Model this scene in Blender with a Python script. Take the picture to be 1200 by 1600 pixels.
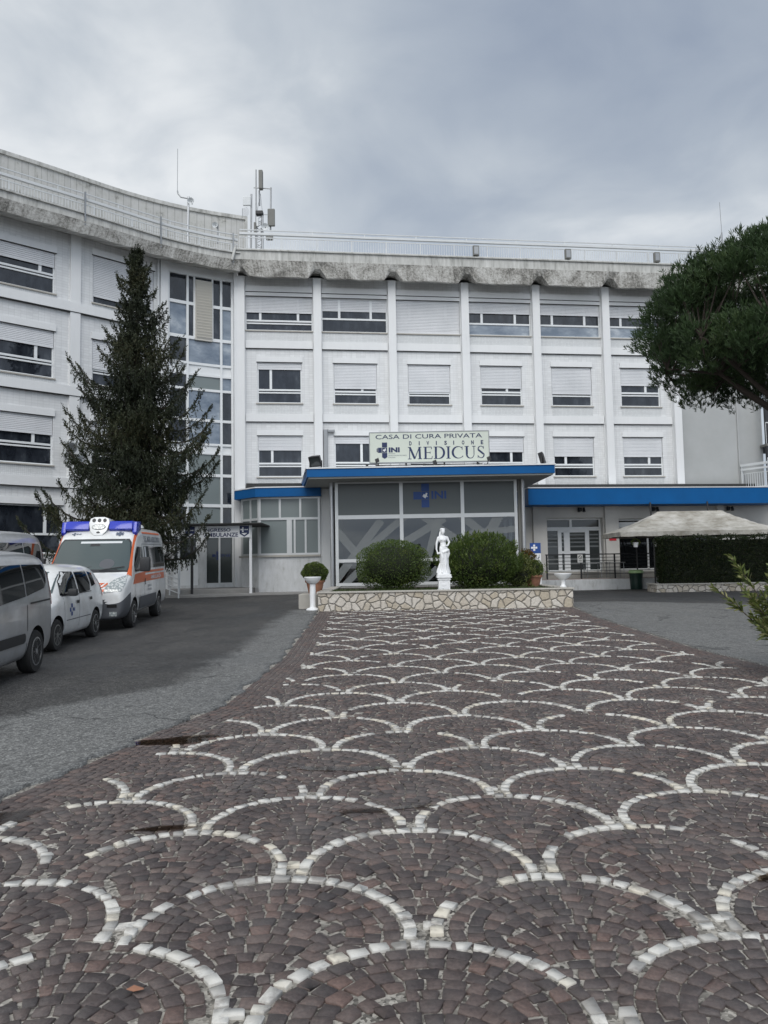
import bpy, bmesh, math, random
import numpy as np
from mathutils import Vector, Matrix
from mathutils.bvhtree import BVHTree
R = math.radians
for o in list(bpy.data.objects): bpy.data.objects.remove(o, do_unlink=True)
scene = bpy.context.scene
COL = scene.collection
random.seed(7); rng = np.random.default_rng(11)

# ------------------------------------------------------------------ camera
F_PX = 1202.0; PITCH = math.atan(85/F_PX); ROLL = R(1.0)
cam_d = bpy.data.cameras.new('camera'); cam = bpy.data.objects.new('camera', cam_d); COL.objects.link(cam)
f0 = Vector((0, math.cos(PITCH), math.sin(PITCH))); r0 = Vector((1, 0, 0)); u0 = r0.cross(f0)
rr = r0*math.cos(ROLL) - u0*math.sin(ROLL); uu = u0*math.cos(ROLL) + r0*math.sin(ROLL)
cam.matrix_world = Matrix(((rr.x, uu.x, -f0.x, 0), (rr.y, uu.y, -f0.y, 0), (rr.z, uu.z, -f0.z, 1.6), (0, 0, 0, 1)))
cam_d.sensor_fit = 'VERTICAL'; cam_d.sensor_height = 36; cam_d.sensor_width = 27; cam_d.lens = 36*F_PX/1600
cam_d.clip_start = .05; cam_d.clip_end = 3000
scene.camera = cam
scene.render.resolution_x = 768; scene.render.resolution_y = 1024

# ------------------------------------------------------------------ sky, sun, exposure
SUN_EL = R(48); SUN_AZ = R(176)      # azimuth clockwise from +Y
w = bpy.data.worlds.new("World"); scene.world = w; w.use_nodes = True
nt = w.node_tree; N = nt.nodes; L = nt.links
for n in list(N): N.remove(n)
out = N.new('ShaderNodeOutputWorld'); bg = N.new('ShaderNodeBackground'); bg.inputs[1].default_value = .1
sky = N.new('ShaderNodeTexSky'); sky.sky_type = 'NISHITA'; sky.sun_disc = False
sky.sun_elevation = SUN_EL; sky.sun_rotation = SUN_AZ
tc = N.new('ShaderNodeTexCoord'); sep = N.new('ShaderNodeSeparateXYZ'); L.new(tc.outputs['Generated'], sep.inputs[0])
def wmath(op, a, b=None, c=None):
    n = N.new('ShaderNodeMath'); n.operation = op
    for i, v in enumerate((a, b, c)):
        if v is None: continue
        if isinstance(v, (int, float)): n.inputs[i].default_value = v
        else: L.new(v, n.inputs[i])
    return n.outputs[0]
zz = wmath('ADD', wmath('MAXIMUM', sep.outputs[2], 0.0), .22)
cx = wmath('DIVIDE', sep.outputs[0], zz); cy = wmath('DIVIDE', sep.outputs[1], zz)
cmb = N.new('ShaderNodeCombineXYZ'); L.new(cx, cmb.inputs[0]); L.new(cy, cmb.inputs[1]); cmb.inputs[2].default_value = 3.7
def wnoise(scale, det, rough, dist=0.0, off=0.0):
    m = N.new('ShaderNodeMapping'); m.inputs['Location'].default_value = (off, off*.7, 0); L.new(cmb.outputs[0], m.inputs[0])
    n = N.new('ShaderNodeTexNoise'); n.inputs['Scale'].default_value = scale; n.inputs['Detail'].default_value = det
    n.inputs['Roughness'].default_value = rough; n.inputs['Distortion'].default_value = dist
    L.new(m.outputs[0], n.inputs['Vector']); return n.outputs[0]
n1 = wnoise(1.1, 5, .42, .3, 1.3); n2 = wnoise(3.1, 6, .5, .4, 5.1)
# brighter, broken cloud low on the left of the view, a smooth blue grey sheet on the right
left = wmath('MULTIPLY', wmath('MAXIMUM', wmath('SUBTRACT', wmath('MULTIPLY', sep.outputs[0], -1.0), .02), -.1), .78)
v = wmath('ADD', wmath('ADD', wmath('MULTIPLY', n1, .80), wmath('MULTIPLY', n2, .62)), left)
ramp = N.new('ShaderNodeValToRGB'); L.new(v, ramp.inputs[0])
e = ramp.color_ramp.elements
e[0].position = .46; e[0].color = (2.9, 3.4, 4.25, 1); e[1].position = .98; e[1].color = (8.2, 8.4, 8.5, 1)
a = e.new(.64); a.color = (3.8, 4.3, 5.0, 1); a = e.new(.79); a.color = (5.0, 5.45, 5.95, 1)
# the part of the sky behind the camera is the brighter one
back = wmath('MULTIPLY', wmath('MAXIMUM', wmath('MULTIPLY', sep.outputs[1], -1.0), 0.0), 1.0)
gain = wmath('ADD', back, 1.0)
vm = N.new('ShaderNodeVectorMath'); vm.operation = 'SCALE'; L.new(ramp.outputs[0], vm.inputs[0]); L.new(gain, vm.inputs[3])
mix = N.new('ShaderNodeMixRGB'); mix.inputs[0].default_value = .92
L.new(sky.outputs[0], mix.inputs[1]); L.new(vm.outputs[0], mix.inputs[2])
L.new(mix.outputs[0], bg.inputs[0]); L.new(bg.outputs[0], out.inputs[0])

sd = bpy.data.lights.new('sun', 'SUN'); sd.energy = 1.5; sd.angle = R(35); sd.color = (1, .97, .93)
sun = bpy.data.objects.new('sun', sd); COL.objects.link(sun)
sv = Vector((math.sin(SUN_AZ)*math.cos(SUN_EL), math.cos(SUN_AZ)*math.cos(SUN_EL), math.sin(SUN_EL)))
sun.rotation_euler = sv.to_track_quat('Z', 'Y').to_euler(); sun.location = (-20, -30, 60)
vs = scene.view_settings
vs.view_transform = 'Standard'; vs.look = 'None'; vs.exposure = 0.18; vs.gamma = 1; vs.use_curve_mapping = False

# ------------------------------------------------------------------ materials
MATS = {}
class M:
    def __init__(s, name, col=(.5, .5, .5), rough=.6, metal=0.0, spec=.5):
        s.m = bpy.data.materials.new(name); s.m.use_nodes = True
        s.t = s.m.node_tree; s.b = s.t.nodes['Principled BSDF']
        s.set('Base Color', (*col, 1)); s.set('Roughness', rough); s.set('Metallic', metal); s.set('Specular IOR Level', spec)
        MATS[name] = s.m; s.col = col
    def set(s, k, v):
        if hasattr(v, 'is_linked') or isinstance(v, bpy.types.NodeSocket): s.t.links.new(v, s.b.inputs[k])
        else: s.b.inputs[k].default_value = v
    def n(s, typ, **kw):
        n = s.t.nodes.new(typ)
        for k, v in kw.items():
            k2 = k.replace('_', ' ') if k[0].isupper() else k
            if k[0].isupper():
                if isinstance(v, bpy.types.NodeSocket): s.t.links.new(v, n.inputs[k2])
                else: n.inputs[k2].default_value = v
            else: setattr(n, k, v)
        return n
    def coord(s, kind='Object', scale=(1, 1, 1)):
        c = s.n('ShaderNodeTexCoord'); m = s.n('ShaderNodeMapping'); m.inputs['Scale'].default_value = scale
        s.t.links.new(c.outputs[kind], m.inputs[0]); return m.outputs[0]
    def pos(s, scale=(1, 1, 1)):
        c = s.n('ShaderNodeNewGeometry'); m = s.n('ShaderNodeMapping'); m.inputs['Scale'].default_value = scale
        s.t.links.new(c.outputs['Position'], m.inputs[0]); return m.outputs[0]
    def noise(s, vec, scale, detail=4, rough=.55, dist=0.0):
        n = s.n('ShaderNodeTexNoise', Scale=scale, Detail=detail, Roughness=rough, Distortion=dist)
        s.t.links.new(vec, n.inputs['Vector']); return n.outputs[0]
    def ramp(s, fac, stops):
        n = s.n('ShaderNodeValToRGB'); s.t.links.new(fac, n.inputs[0]); e = n.color_ramp.elements
        while len(e) < len(stops): e.new(.5)
        for el, (p, c) in zip(e, stops):
            el.position = p; el.color = (*c, 1) if len(c) == 3 else c
        return n.outputs[0]
    def mix(s, fac, a, b, mode='MIX'):
        n = s.n('ShaderNodeMixRGB', blend_type=mode)
        for i, v in enumerate((fac, a, b)):
            if isinstance(v, bpy.types.NodeSocket): s.t.links.new(v, n.inputs[i])
            elif isinstance(v, (int, float)): n.inputs[i].default_value = v
            else: n.inputs[i].default_value = (*v, 1)
        return n.outputs[0]
    def math(s, op, a, b=0.0):
        n = s.n('ShaderNodeMath', operation=op)
        for i, v in enumerate((a, b)):
            if isinstance(v, bpy.types.NodeSocket): s.t.links.new(v, n.inputs[i])
            else: n.inputs[i].default_value = v
        return n.outputs[0]
    def bump(s, h, strength=.3, dist=.02, prev=None):
        n = s.n('ShaderNodeBump'); n.inputs['Strength'].default_value = strength; n.inputs['Distance'].default_value = dist
        s.t.links.new(h, n.inputs['Height'])
        if prev is not None: s.t.links.new(prev, n.inputs['Normal'])
        s.t.links.new(n.outputs[0], s.b.inputs['Normal']); return n.outputs[0]
    def attr(s, name):
        return s.n('ShaderNodeAttribute', attribute_name=name).outputs['Fac']

def simple(name, col, rough=.6, metal=0.0, var=.12, nscale=3.0, bump=0.0, bscale=40.0, spec=.5):
    m = M(name, col, rough, metal, spec)
    v = m.pos()
    n = m.noise(v, nscale, 5, .6)
    m.set('Base Color', m.mix(n, tuple(max(0, c*(1-var)) for c in col), tuple(min(1, c*(1+var)) for c in col)))
    if bump: m.bump(m.noise(v, bscale, 4), bump, .01)
    return m

# tiled white facade
def tile_mat(name, col, bw, bh, mort=.012, depth=.25, dirt=.25):
    m = M(name, col, .42)
    uv = m.coord('UV')
    b = m.n('ShaderNodeTexBrick', Scale=1.0); m.t.links.new(uv, b.inputs['Vector'])
    b.inputs['Color1'].default_value = (*[c*1.03 for c in col], 1); b.inputs['Color2'].default_value = (*[c*.93 for c in col], 1)
    b.inputs['Mortar'].default_value = (*[c*.80 for c in col], 1); b.inputs['Mortar Size'].default_value = mort
    b.inputs['Mortar Smooth'].default_value = .3
    b.inputs['Brick Width'].default_value = bw; b.inputs['Row Height'].default_value = bh; b.offset = 0.0
    p = m.pos(); n = m.noise(p, .6, 6, .65); n2 = m.noise(m.pos((6, 6, .35)), 1.0, 5, .6)
    d = m.ramp(m.math('MULTIPLY', n, n2), [(.18, (1-dirt*.9,)*3), (.36, (1, 1, 1))])
    m.set('Base Color', m.mix(1.0, b.outputs[0], d, 'MULTIPLY'))
    m.bump(b.outputs[1], depth, -.01) if False else m.bump(m.math('SUBTRACT', 1.0, b.outputs[1]), depth, .008)
    return m
tile_mat('tile_wall', (.70, .71, .715), .22, .11, .006, .2, .07)
tile_mat('tile_mosaic', (.64, .655, .66), .07, .07, .008, .25, .07)
m = M('concrete_white', (.62, .64, .66), .6)
n = m.noise(m.pos(), .8, 7, .65); s_ = m.noise(m.pos((5, 5, .3)), 1.2, 6, .65)
m.set('Base Color', m.ramp(m.math('MULTIPLY', n, s_), [(.06, (.55, .56, .56)), (.14, (.69, .70, .705)), (.4, (.73, .74, .745))])); m.bump(m.noise(m.pos(), 30, 4), .15, .01)
m = M('grey_render', (.36, .37, .36), .8)
n = m.noise(m.pos(), .35, 6, .6); m.set('Base Color', m.ramp(n, [(.3, (.33, .34, .335)), (.7, (.42, .43, .43))])); m.bump(m.noise(m.pos(), 60, 3), .2, .006)
m = M('plaster_white', (.68, .69, .70), .75)
n = m.noise(m.pos(), 1.2, 6, .65); z = m.noise(m.pos((3, 3, 1)), 2.2, 6, .7)
m.set('Base Color', m.ramp(m.math('MULTIPLY', n, z), [(.10, (.33, .33, .31)), (.2, (.56, .57, .57)), (.36, (.66, .67, .68))])); m.bump(z, .15, .01)
m = M('plaster_beige', (.60, .585, .55), .75)
n = m.noise(m.pos(), 1.0, 6, .6); m.set('Base Color', m.ramp(n, [(.3, (.52, .505, .475)), (.7, (.63, .615, .58))]))
# stained concrete lip of the roof slab
m = M('stained_concrete', (.4, .4, .38), .85)
uv = m.coord('UV', (1, 1, 1)); p1 = m.noise(uv, .9, 8, .75, .4); p2 = m.noise(uv, 11.0, 9, .8, .3); p3 = m.noise(m.coord('UV', (9, .8, 1)), 1.0, 6, .7)
f = m.math('ADD', m.math('MULTIPLY', p1, .55), m.math('ADD', m.math('MULTIPLY', p2, .55), m.math('MULTIPLY', p3, .25)))
m.set('Base Color', m.ramp(f, [(.53, (.07, .068, .062)), (.61, (.18, .175, .16)), (.67, (.36, .35, .325)), (.76, (.58, .575, .55))]))
m.bump(f, .5, .03)
m = M('slab_band', (.5, .5, .49), .8)
uv = m.coord('UV', (2, .6, 1)); f = m.math('MULTIPLY', m.noise(uv, 1.3, 7, .7), m.noise(m.coord('UV', (6, .5, 1)), 1.0, 6, .7))
m.set('Base Color', m.ramp(f, [(.13, (.24, .24, .225)), (.22, (.43, .43, .41)), (.38, (.58, .58, .56))]))
m = M('penthouse_wall', (.5, .5, .49), .8)
b = m.n('ShaderNodeTexBrick', Scale=1.0); m.t.links.new(m.coord('UV'), b.inputs['Vector']); b.offset = 0
for k, c in (('Color1', (.50, .50, .485)), ('Color2', (.47, .47, .46)), ('Mortar', (.30, .30, .29))): b.inputs[k].default_value = (*c, 1)
b.inputs['Brick Width'].default_value = .28; b.inputs['Row Height'].default_value = 3.0; b.inputs['Mortar Size'].default_value = .012
f = m.math('MULTIPLY', m.noise(m.coord('UV', (2.5, .7, 1)), 1.2, 8, .75), m.noise(m.coord('UV', (1, 1, 1)), 2.2, 8, .75))
m.set('Base Color', m.mix(1.0, b.outputs[0], m.ramp(f, [(.13, (.35, .35, .33)), (.2, (.9, .9, .88)), (.3, (1, 1, 1))]), 'MULTIPLY'))
simple('steel_grey', (.30, .31, .32), .45, .6, .1)
simple('galvanised', (.45, .46, .47), .4, .7, .1)
simple('rail_white', (.60, .62, .63), .5, 0, .12, 2)
simple('frame_white', (.72, .74, .75), .4, 0, .05)
simple('frame_alu', (.60, .61, .61), .35, .3, .08)
simple('black_metal', (.02, .02, .022), .45, 0, .1)
simple('dark_box', (.16, .16, .15), .6, 0, .15)
m = M('shutter_plastic', (.66, .67, .69), .5); n = m.noise(m.pos(), .7, 4); m.set('Base Color', m.ramp(n, [(.3, (.60, .615, .635)), (.7, (.70, .71, .73))]))
m = M('louver_cream', (.58, .56, .51), .55)
# window glass: dark room behind, sky reflected
def glass(name, col, rough=.03, bumps=.02, spec=.9, coat=0.0):
    m = M(name, col, rough, 0, spec); n = m.noise(m.pos(), .9, 3); m.bump(n, bumps, .08)
    m.set('IOR', 1.52); m.set('Coat Weight', coat); m.set('Coat Roughness', .02); return m
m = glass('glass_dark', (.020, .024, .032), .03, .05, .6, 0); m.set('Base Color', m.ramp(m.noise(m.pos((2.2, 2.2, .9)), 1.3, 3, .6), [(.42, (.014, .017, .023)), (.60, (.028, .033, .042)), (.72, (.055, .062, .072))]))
m = glass('glass_painted_sky', (.10, .14, .20), .02, .06, .9, .4); m.set('Base Color', m.ramp(m.noise(m.pos((.8, .8, 1.4)), 1.0, 5, .6), [(.35, (.085, .12, .17)), (.55, (.20, .24, .29)), (.7, (.42, .46, .50))]))  # pale cloud reflections painted into the base colour by noise
glass('glass_frosted', (.17, .20, .20), .28, .01, .6)
glass('glass_door', (.045, .052, .052), .10, .02, .6)
glass('car_glass', (.006, .007, .008), .03, .005, .5, 0)
m = glass('windscreen_glass', (.065, .085, .085), .05, .005, .7, 0)
# clear glass of the hall
m = M('glass_hall', (.5, .5, .5), .02); t = m.t
tr = m.n('ShaderNodeBsdfTransparent'); tr.inputs[0].default_value = (.44, .48, .48, 1)
gl = m.n('ShaderNodeBsdfGlossy'); gl.inputs['Roughness'].default_value = .02; gl.inputs[0].default_value = (.9, .92, .93, 1)
fr = m.n('ShaderNodeFresnel'); fr.inputs[0].default_value = 1.55
mx = m.n('ShaderNodeMixShader'); t.links.new(m.math('ADD', fr.outputs[0], .05), mx.inputs[0]); t.links.new(tr.outputs[0], mx.inputs[1]); t.links.new(gl.outputs[0], mx.inputs[2])
t.links.new(mx.outputs[0], t.nodes['Material Output'].inputs[0])
m = M('window_film', (.27, .29, .295), .35); t = m.t
tr = m.n('ShaderNodeBsdfTransparent'); mx = m.n('ShaderNodeMixShader'); mx.inputs[0].default_value = .55
t.links.new(tr.outputs[0], mx.inputs[1]); t.links.new(m.b.outputs[0], mx.inputs[2]); t.links.new(mx.outputs[0], t.nodes['Material Output'].inputs[0])
m = M('window_film_deep', (.115, .13, .13), .3); t = m.t
tr = m.n('ShaderNodeBsdfTransparent'); mx = m.n('ShaderNodeMixShader'); mx.inputs[0].default_value = .86
t.links.new(tr.outputs[0], mx.inputs[1]); t.links.new(m.b.outputs[0], mx.inputs[2]); t.links.new(mx.outputs[0], t.nodes['Material Output'].inputs[0])
simple('blue_paint', (.0, .088, .275), .5, 0, .22, 1.1, spec=.25)
simple('logo_blue', (.012, .06, .25), .45, 0, .05)
simple('navy', (.010, .022, .085), .5, 0, .05)
simple('sign_pale', (.62, .665, .59), .35, 0, .05, .8)
simple('white_paint', (.75, .76, .77), .4, 0, .05)
simple('soffit', (.34, .345, .33), .7, 0, .08)
simple('dark_interior', (.05, .052, .052), .7, 0, .3, 1)
simple('interior_wall', (.28, .29, .28), .8, 0, .2, .6)
simple('interior_floor', (.25, .25, .24), .25, 0, .1)
simple('shadow_line', (.06, .06, .06), .9)  # near-black colour standing in for shade under courses and lintels
simple('bitumen', (.03, .03, .03), .85, 0, .3, 5)
# ground
def asphalt():
    m = M('asphalt', (.1, .1, .1), .8); p = m.pos(); wear = m.attr('wear')
    edge = m.noise(p, .9, 6, .7); k = m.math('ADD', wear, m.math('MULTIPLY', m.math('SUBTRACT', edge, .5), 1.3))
    k = m.ramp(m.math('ADD', m.math('MULTIPLY', k, .8), .5), [(.35, (0, 0, 0)), (.65, (1, 1, 1))])
    big = m.noise(p, .35, 5, .6); patch = m.noise(m.pos((1, .35, 1)), 1.3, 6, .7)
    vo = m.n('ShaderNodeTexVoronoi', Scale=70.0); m.t.links.new(p, vo.inputs['Vector'])
    vo2 = m.n('ShaderNodeTexVoronoi', Scale=30.0); m.t.links.new(p, vo2.inputs['Vector'])
    dark = m.mix(m.ramp(m.math('MULTIPLY', big, patch), [(.14, (0, 0, 0)), (.36, (1, 1, 1))]), (.026, .026, .026), (.066, .064, .062))
    light = m.mix(big, (.100, .101, .100), (.155, .156, .153))
    base = m.mix(k, dark, light)
    sp = m.ramp(vo.outputs['Color'], [(.0, (.5, .5, .5)), (.55, (.95, .95, .95)), (.85, (1.75, 1.75, 1.7))])
    sp2 = m.ramp(vo2.outputs['Color'], [(.0, (.6, .6, .6)), (1, (1.4, 1.4, 1.4))])
    base = m.mix(1.0, base, sp, 'MULTIPLY'); base = m.mix(1.0, base, sp2, 'MULTIPLY')
    nz = m.n('ShaderNodeTexNoise', Scale=1.6, Detail=5.0); m.t.links.new(p, nz.inputs['Vector']); vs2 = m.n('ShaderNodeVectorMath', operation='SCALE'); m.t.links.new(nz.outputs['Color'], vs2.inputs[0]); vs2.inputs[3].default_value = .9
    ad2 = m.n('ShaderNodeVectorMath', operation='ADD'); m.t.links.new(p, ad2.inputs[0]); m.t.links.new(vs2.outputs[0], ad2.inputs[1])
    vc = m.n('ShaderNodeTexVoronoi', Scale=.42, feature='DISTANCE_TO_EDGE'); m.t.links.new(ad2.outputs[0], vc.inputs['Vector'])
    ck = m.math('MULTIPLY', m.ramp(vc.outputs['Distance'], [(.004, (1, 1, 1)), (.012, (0, 0, 0))]), m.ramp(m.noise(p, .8, 3), [(.45, (0, 0, 0)), (.55, (1, 1, 1))]))
    base = m.mix(m.math('MULTIPLY', ck, .75), base, (.018, .018, .018))
    oil = m.ramp(m.noise(m.pos((1, .5, 1)), 2.1, 6, .7), [(.62, (0, 0, 0)), (.70, (.7, .7, .7))]); base = m.mix(oil, base, (.03, .03, .03))
    m.set('Base Color', base)
    m.set('Roughness', m.ramp(m.math('MULTIPLY', big, patch), [(.12, (.38, .38, .38)), (.3, (.85, .85, .85))]))
    m.bump(vo.outputs['Distance'], .5, .006)
asphalt()
m = M('far_ground', (.09, .09, .085), .9)
m = M('mortar', (.2, .19, .18), .9); p = m.pos()
vo = m.n('ShaderNodeTexVoronoi', Scale=62.0); m.t.links.new(p, vo.inputs['Vector'])
m.set('Base Color', m.mix(1.0, m.ramp(m.noise(p, .8, 6, .7), [(.3, (.12, .112, .10)), (.7, (.27, .255, .235))]), m.ramp(vo.outputs['Color'], [(.1, (.22, .21, .2)), (.8, (1.9, 1.9, 1.85))]), 'MULTIPLY')); m.bump(vo.outputs['Distance'], .6, .006)
def cobble():
    m = M('porphyry', (.1, .09, .09), .6); p = m.pos(); t = m.attr('tint')
    col = m.ramp(t, [(0, (.034, .030, .031)), (.3, (.052, .044, .044)), (.6, (.066, .055, .053)), (.85, (.080, .064, .060)), (.96, (.098, .070, .062)), (1, (.10, .09, .085))])
    n = m.noise(p, 55, 6, .7); n2 = m.noise(p, 9, 4, .6)
    c = m.mix(1.0, m.mix(1.0, col, (1.26, 1.16, 1.11), 'MULTIPLY'), m.ramp(n, [(.25, (.55, .55, .56)), (.75, (1.65, 1.62, 1.6))]), 'MULTIPLY')
    dust = m.ramp(m.noise(p, 1.4, 9, .8), [(.46, (0, 0, 0)), (.70, (.42, .42, .42))])
    c = m.mix(dust, c, (.16, .155, .15)); m.set('Base Color', c)
    wet = m.noise(p, .55, 5, .6)
    m.set('Roughness', m.ramp(wet, [(.35, (.34, .34, .34)), (.6, (.62, .62, .62))]))
    nb = m.bump(n2, .6, .012); m.bump(n, .9, .006, nb)
cobble()
m = M('white_marble', (.6, .59, .56), .55); p = m.pos(); t = m.attr('tint')
c = m.mix(m.noise(p, 30, 6, .75), (.42, .41, .38), (.66, .65, .615)); c = m.mix(m.ramp(t, [(.12, (.55, .55, .55)), (.2, (0, 0, 0))]), c, (.58, .52, .40)); c = m.mix(m.ramp(t, [(.72, (0, 0, 0)), (1, (.75, .75, .75))]), c, (.20, .19, .18))
c = m.mix(m.ramp(m.noise(p, 6, 6, .75), [(.50, (0, 0, 0)), (.66, (.8, .8, .8))]), c, (.22, .20, .185)); m.set('Base Color', c); m.bump(m.noise(p, 40, 5, .7), .4, .004)
m = M('puddle', (.02, .018, .015), .04); t = m.t
tr = m.n('ShaderNodeBsdfTransparent'); tr.inputs[0].default_value = (.60, .52, .46, 1)
gl = m.n('ShaderNodeBsdfGlossy'); gl.inputs['Roughness'].default_value = .05
fr = m.n('ShaderNodeFresnel'); fr.inputs[0].default_value = 1.33
mx = m.n('ShaderNodeMixShader'); t.links.new(fr.outputs[0], mx.inputs[0]); t.links.new(tr.outputs[0], mx.inputs[1]); t.links.new(gl.outputs[0], mx.inputs[2]); t.links.new(mx.outputs[0], t.nodes['Material Output'].inputs[0])
def stonewall(name, sc, cols):
    m = M(name, (.4, .36, .3), .85); p = m.coord('UV')
    nz = m.n('ShaderNodeTexNoise', Scale=3.0, Detail=3.0); m.t.links.new(p, nz.inputs['Vector'])
    va = m.n('ShaderNodeVectorMath', operation='SCALE'); m.t.links.new(nz.outputs['Color'], va.inputs[0]); va.inputs[3].default_value = .16
    ad = m.n('ShaderNodeVectorMath', operation='ADD'); m.t.links.new(p, ad.inputs[0]); m.t.links.new(va.outputs[0], ad.inputs[1])
    v1 = m.n('ShaderNodeTexVoronoi', Scale=sc, feature='DISTANCE_TO_EDGE', voronoi_dimensions='2D'); m.t.links.new(ad.outputs[0], v1.inputs['Vector'])
    v2 = m.n('ShaderNodeTexVoronoi', Scale=sc, voronoi_dimensions='2D'); m.t.links.new(ad.outputs[0], v2.inputs['Vector'])
    sepc = m.n('ShaderNodeSeparateColor'); m.t.links.new(v2.outputs['Color'], sepc.inputs[0])
    c = m.ramp(sepc.outputs[0], [(0, cols[0]), (.5, cols[1]), (1, cols[2])])
    c = m.mix(1.0, c, m.ramp(m.noise(p, 14, 6, .7), [(.25, (.72, .7, .68)), (.75, (1.2, 1.2, 1.2))]), 'MULTIPLY')
    e = m.ramp(v1.outputs['Distance'], [(.02, (0, 0, 0)), (.055, (1, 1, 1))])
    m.set('Base Color', m.mix(e, (.13, .12, .105), c))
    m.bump(m.ramp(v1.outputs['Distance'], [(.02, (0, 0, 0)), (.14, (1, 1, 1))]), .9, .03)
stonewall('rubble_stone', 4.6, ((.42, .37, .29), (.52, .48, .42), (.58, .55, .50)))
simple('travertine', (.42, .40, .36), .7, 0, .2, 4, .3, 30)
simple('statue_stone', (.76, .77, .78), .5, 0, .10, 9, .15, 60)
m = M('terracotta', (.32, .14, .08), .8); m.set('Base Color', m.ramp(m.noise(m.pos(), 6, 6, .7), [(.3, (.20, .085, .05)), (.7, (.36, .18, .11))]))
simple('soil', (.035, .028, .02), .95, 0, .4, 12, .8, 25)
simple('bark', (.045, .035, .028), .9, 0, .35, 9, .9, 22)
m = M('canvas', (.5, .48, .44), .85); m.set('Base Color', m.ramp(m.math('MULTIPLY', m.noise(m.pos(), .9, 7, .7), m.noise(m.pos((1, 3, 1)), 1.7, 6, .7)), [(.16, (.27, .25, .21)), (.26, (.44, .42, .375)), (.36, (.56, .545, .51))])); m.bump(m.noise(m.pos((1, 1, 1)), 3.0, 5, .7), .5, .05)
simple('bin_green', (.012, .03, .024), .4, 0, .2)
simple('bin_bag', (.35, .5, .25), .4, 0, .3, 14)
simple('pink_tile', (.33, .27, .25), .5, 0, .1)
simple('concrete', (.26, .255, .245), .85, 0, .22, 2.5, .3, 30)
simple('red_sign', (.55, .03, .05), .5)
simple('chair_grey', (.2, .2, .2), .5)
def leafmat(name, a, b, c=None, rough=.5, trans=.25):
    m = M(name, a, rough, 0, .35); t = m.attr('tint')
    st = [(0, a), (.7, b)] + ([(1, c)] if c else [])
    m.set('Base Color', m.ramp(t, st))
    tl = m.n('ShaderNodeBsdfTranslucent'); m.t.links.new(m.b.inputs['Base Color'].links[0].from_socket, tl.inputs[0])
    mx = m.n('ShaderNodeMixShader'); mx.inputs[0].default_value = trans
    m.t.links.new(m.b.outputs[0], mx.inputs[1]); m.t.links.new(tl.outputs[0], mx.inputs[2]); m.t.links.new(mx.outputs[0], m.t.nodes['Material Output'].inputs[0])
leafmat('leaf_bush', (.028, .050, .012), (.085, .13, .028), (.16, .19, .05))
leafmat('leaf_box', (.04, .065, .012), (.09, .13, .03), (.14, .17, .04))
leafmat('leaf_hedge', (.010, .020, .008), (.028, .045, .014), (.05, .05, .02))
leafmat('leaf_oleander', (.05, .08, .018), (.16, .19, .055), (.34, .32, .16), .45, .3)
leafmat('leaf_spruce', (.012, .018, .009), (.030, .038, .016), (.058, .052, .022), .65, .12)
leafmat('leaf_pine', (.016, .034, .013), (.040, .074, .025), (.075, .108, .036), .6, .18)
leafmat('leaf_autumn', (.04, .06, .015), (.13, .09, .02), (.22, .07, .02))
leafmat('grass_blade', (.035, .06, .015), (.07, .10, .03))
# car materials
def carpaint(name, col, metal=0.0, rough=.3):
    m = M(name, col, rough, metal, .5); m.set('Coat Weight', .7); m.set('Coat Roughness', .06)
    p = m.coord('Object'); d = m.ramp(m.noise(p, 2.5, 6, .65), [(.35, (.80, .79, .77)), (.6, (1, 1, 1))]); m.set('Base Color', m.mix(1.0, (*col,), d, 'MULTIPLY'))
carpaint('paint_white', (.74, .75, .75)); carpaint('paint_silver', (.44, .45, .465), .35, .32); carpaint('paint_silver_light', (.50, .51, .52), .3, .32)
simple('tyre_rubber', (.018, .018, .018), .8, 0, .3, 12); simple('arch_black', (.008, .008, .008), .9)
simple('rim_alloy', (.38, .39, .40), .3, .75, .12, 14); simple('plastic_dark', (.022, .023, .025), .5, 0, .15)
simple('bumper_grey', (.085, .09, .10), .55, 0, .1); simple('orange_film', (.62, .12, .03), .4, 0, .06)
simple('light_blue_lens', (.02, .04, .42), .15, 0, .15, 20); simple('tail_red', (.30, .01, .012), .2)
m = M('headlight_lens', (.55, .58, .57), .12, 0, .8); v = m.n('ShaderNodeTexVoronoi', Scale=22.0); m.t.links.new(m.coord('Object'), v.inputs['Vector']); m.set('Base Color', m.ramp(v.outputs['Distance'], [(.1, (.75, .76, .74)), (.6, (.28, .31, .31))]))
simple('plate_white', (.6, .6, .58), .5); simple('text_grey', (.10, .12, .16), .5)

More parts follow.
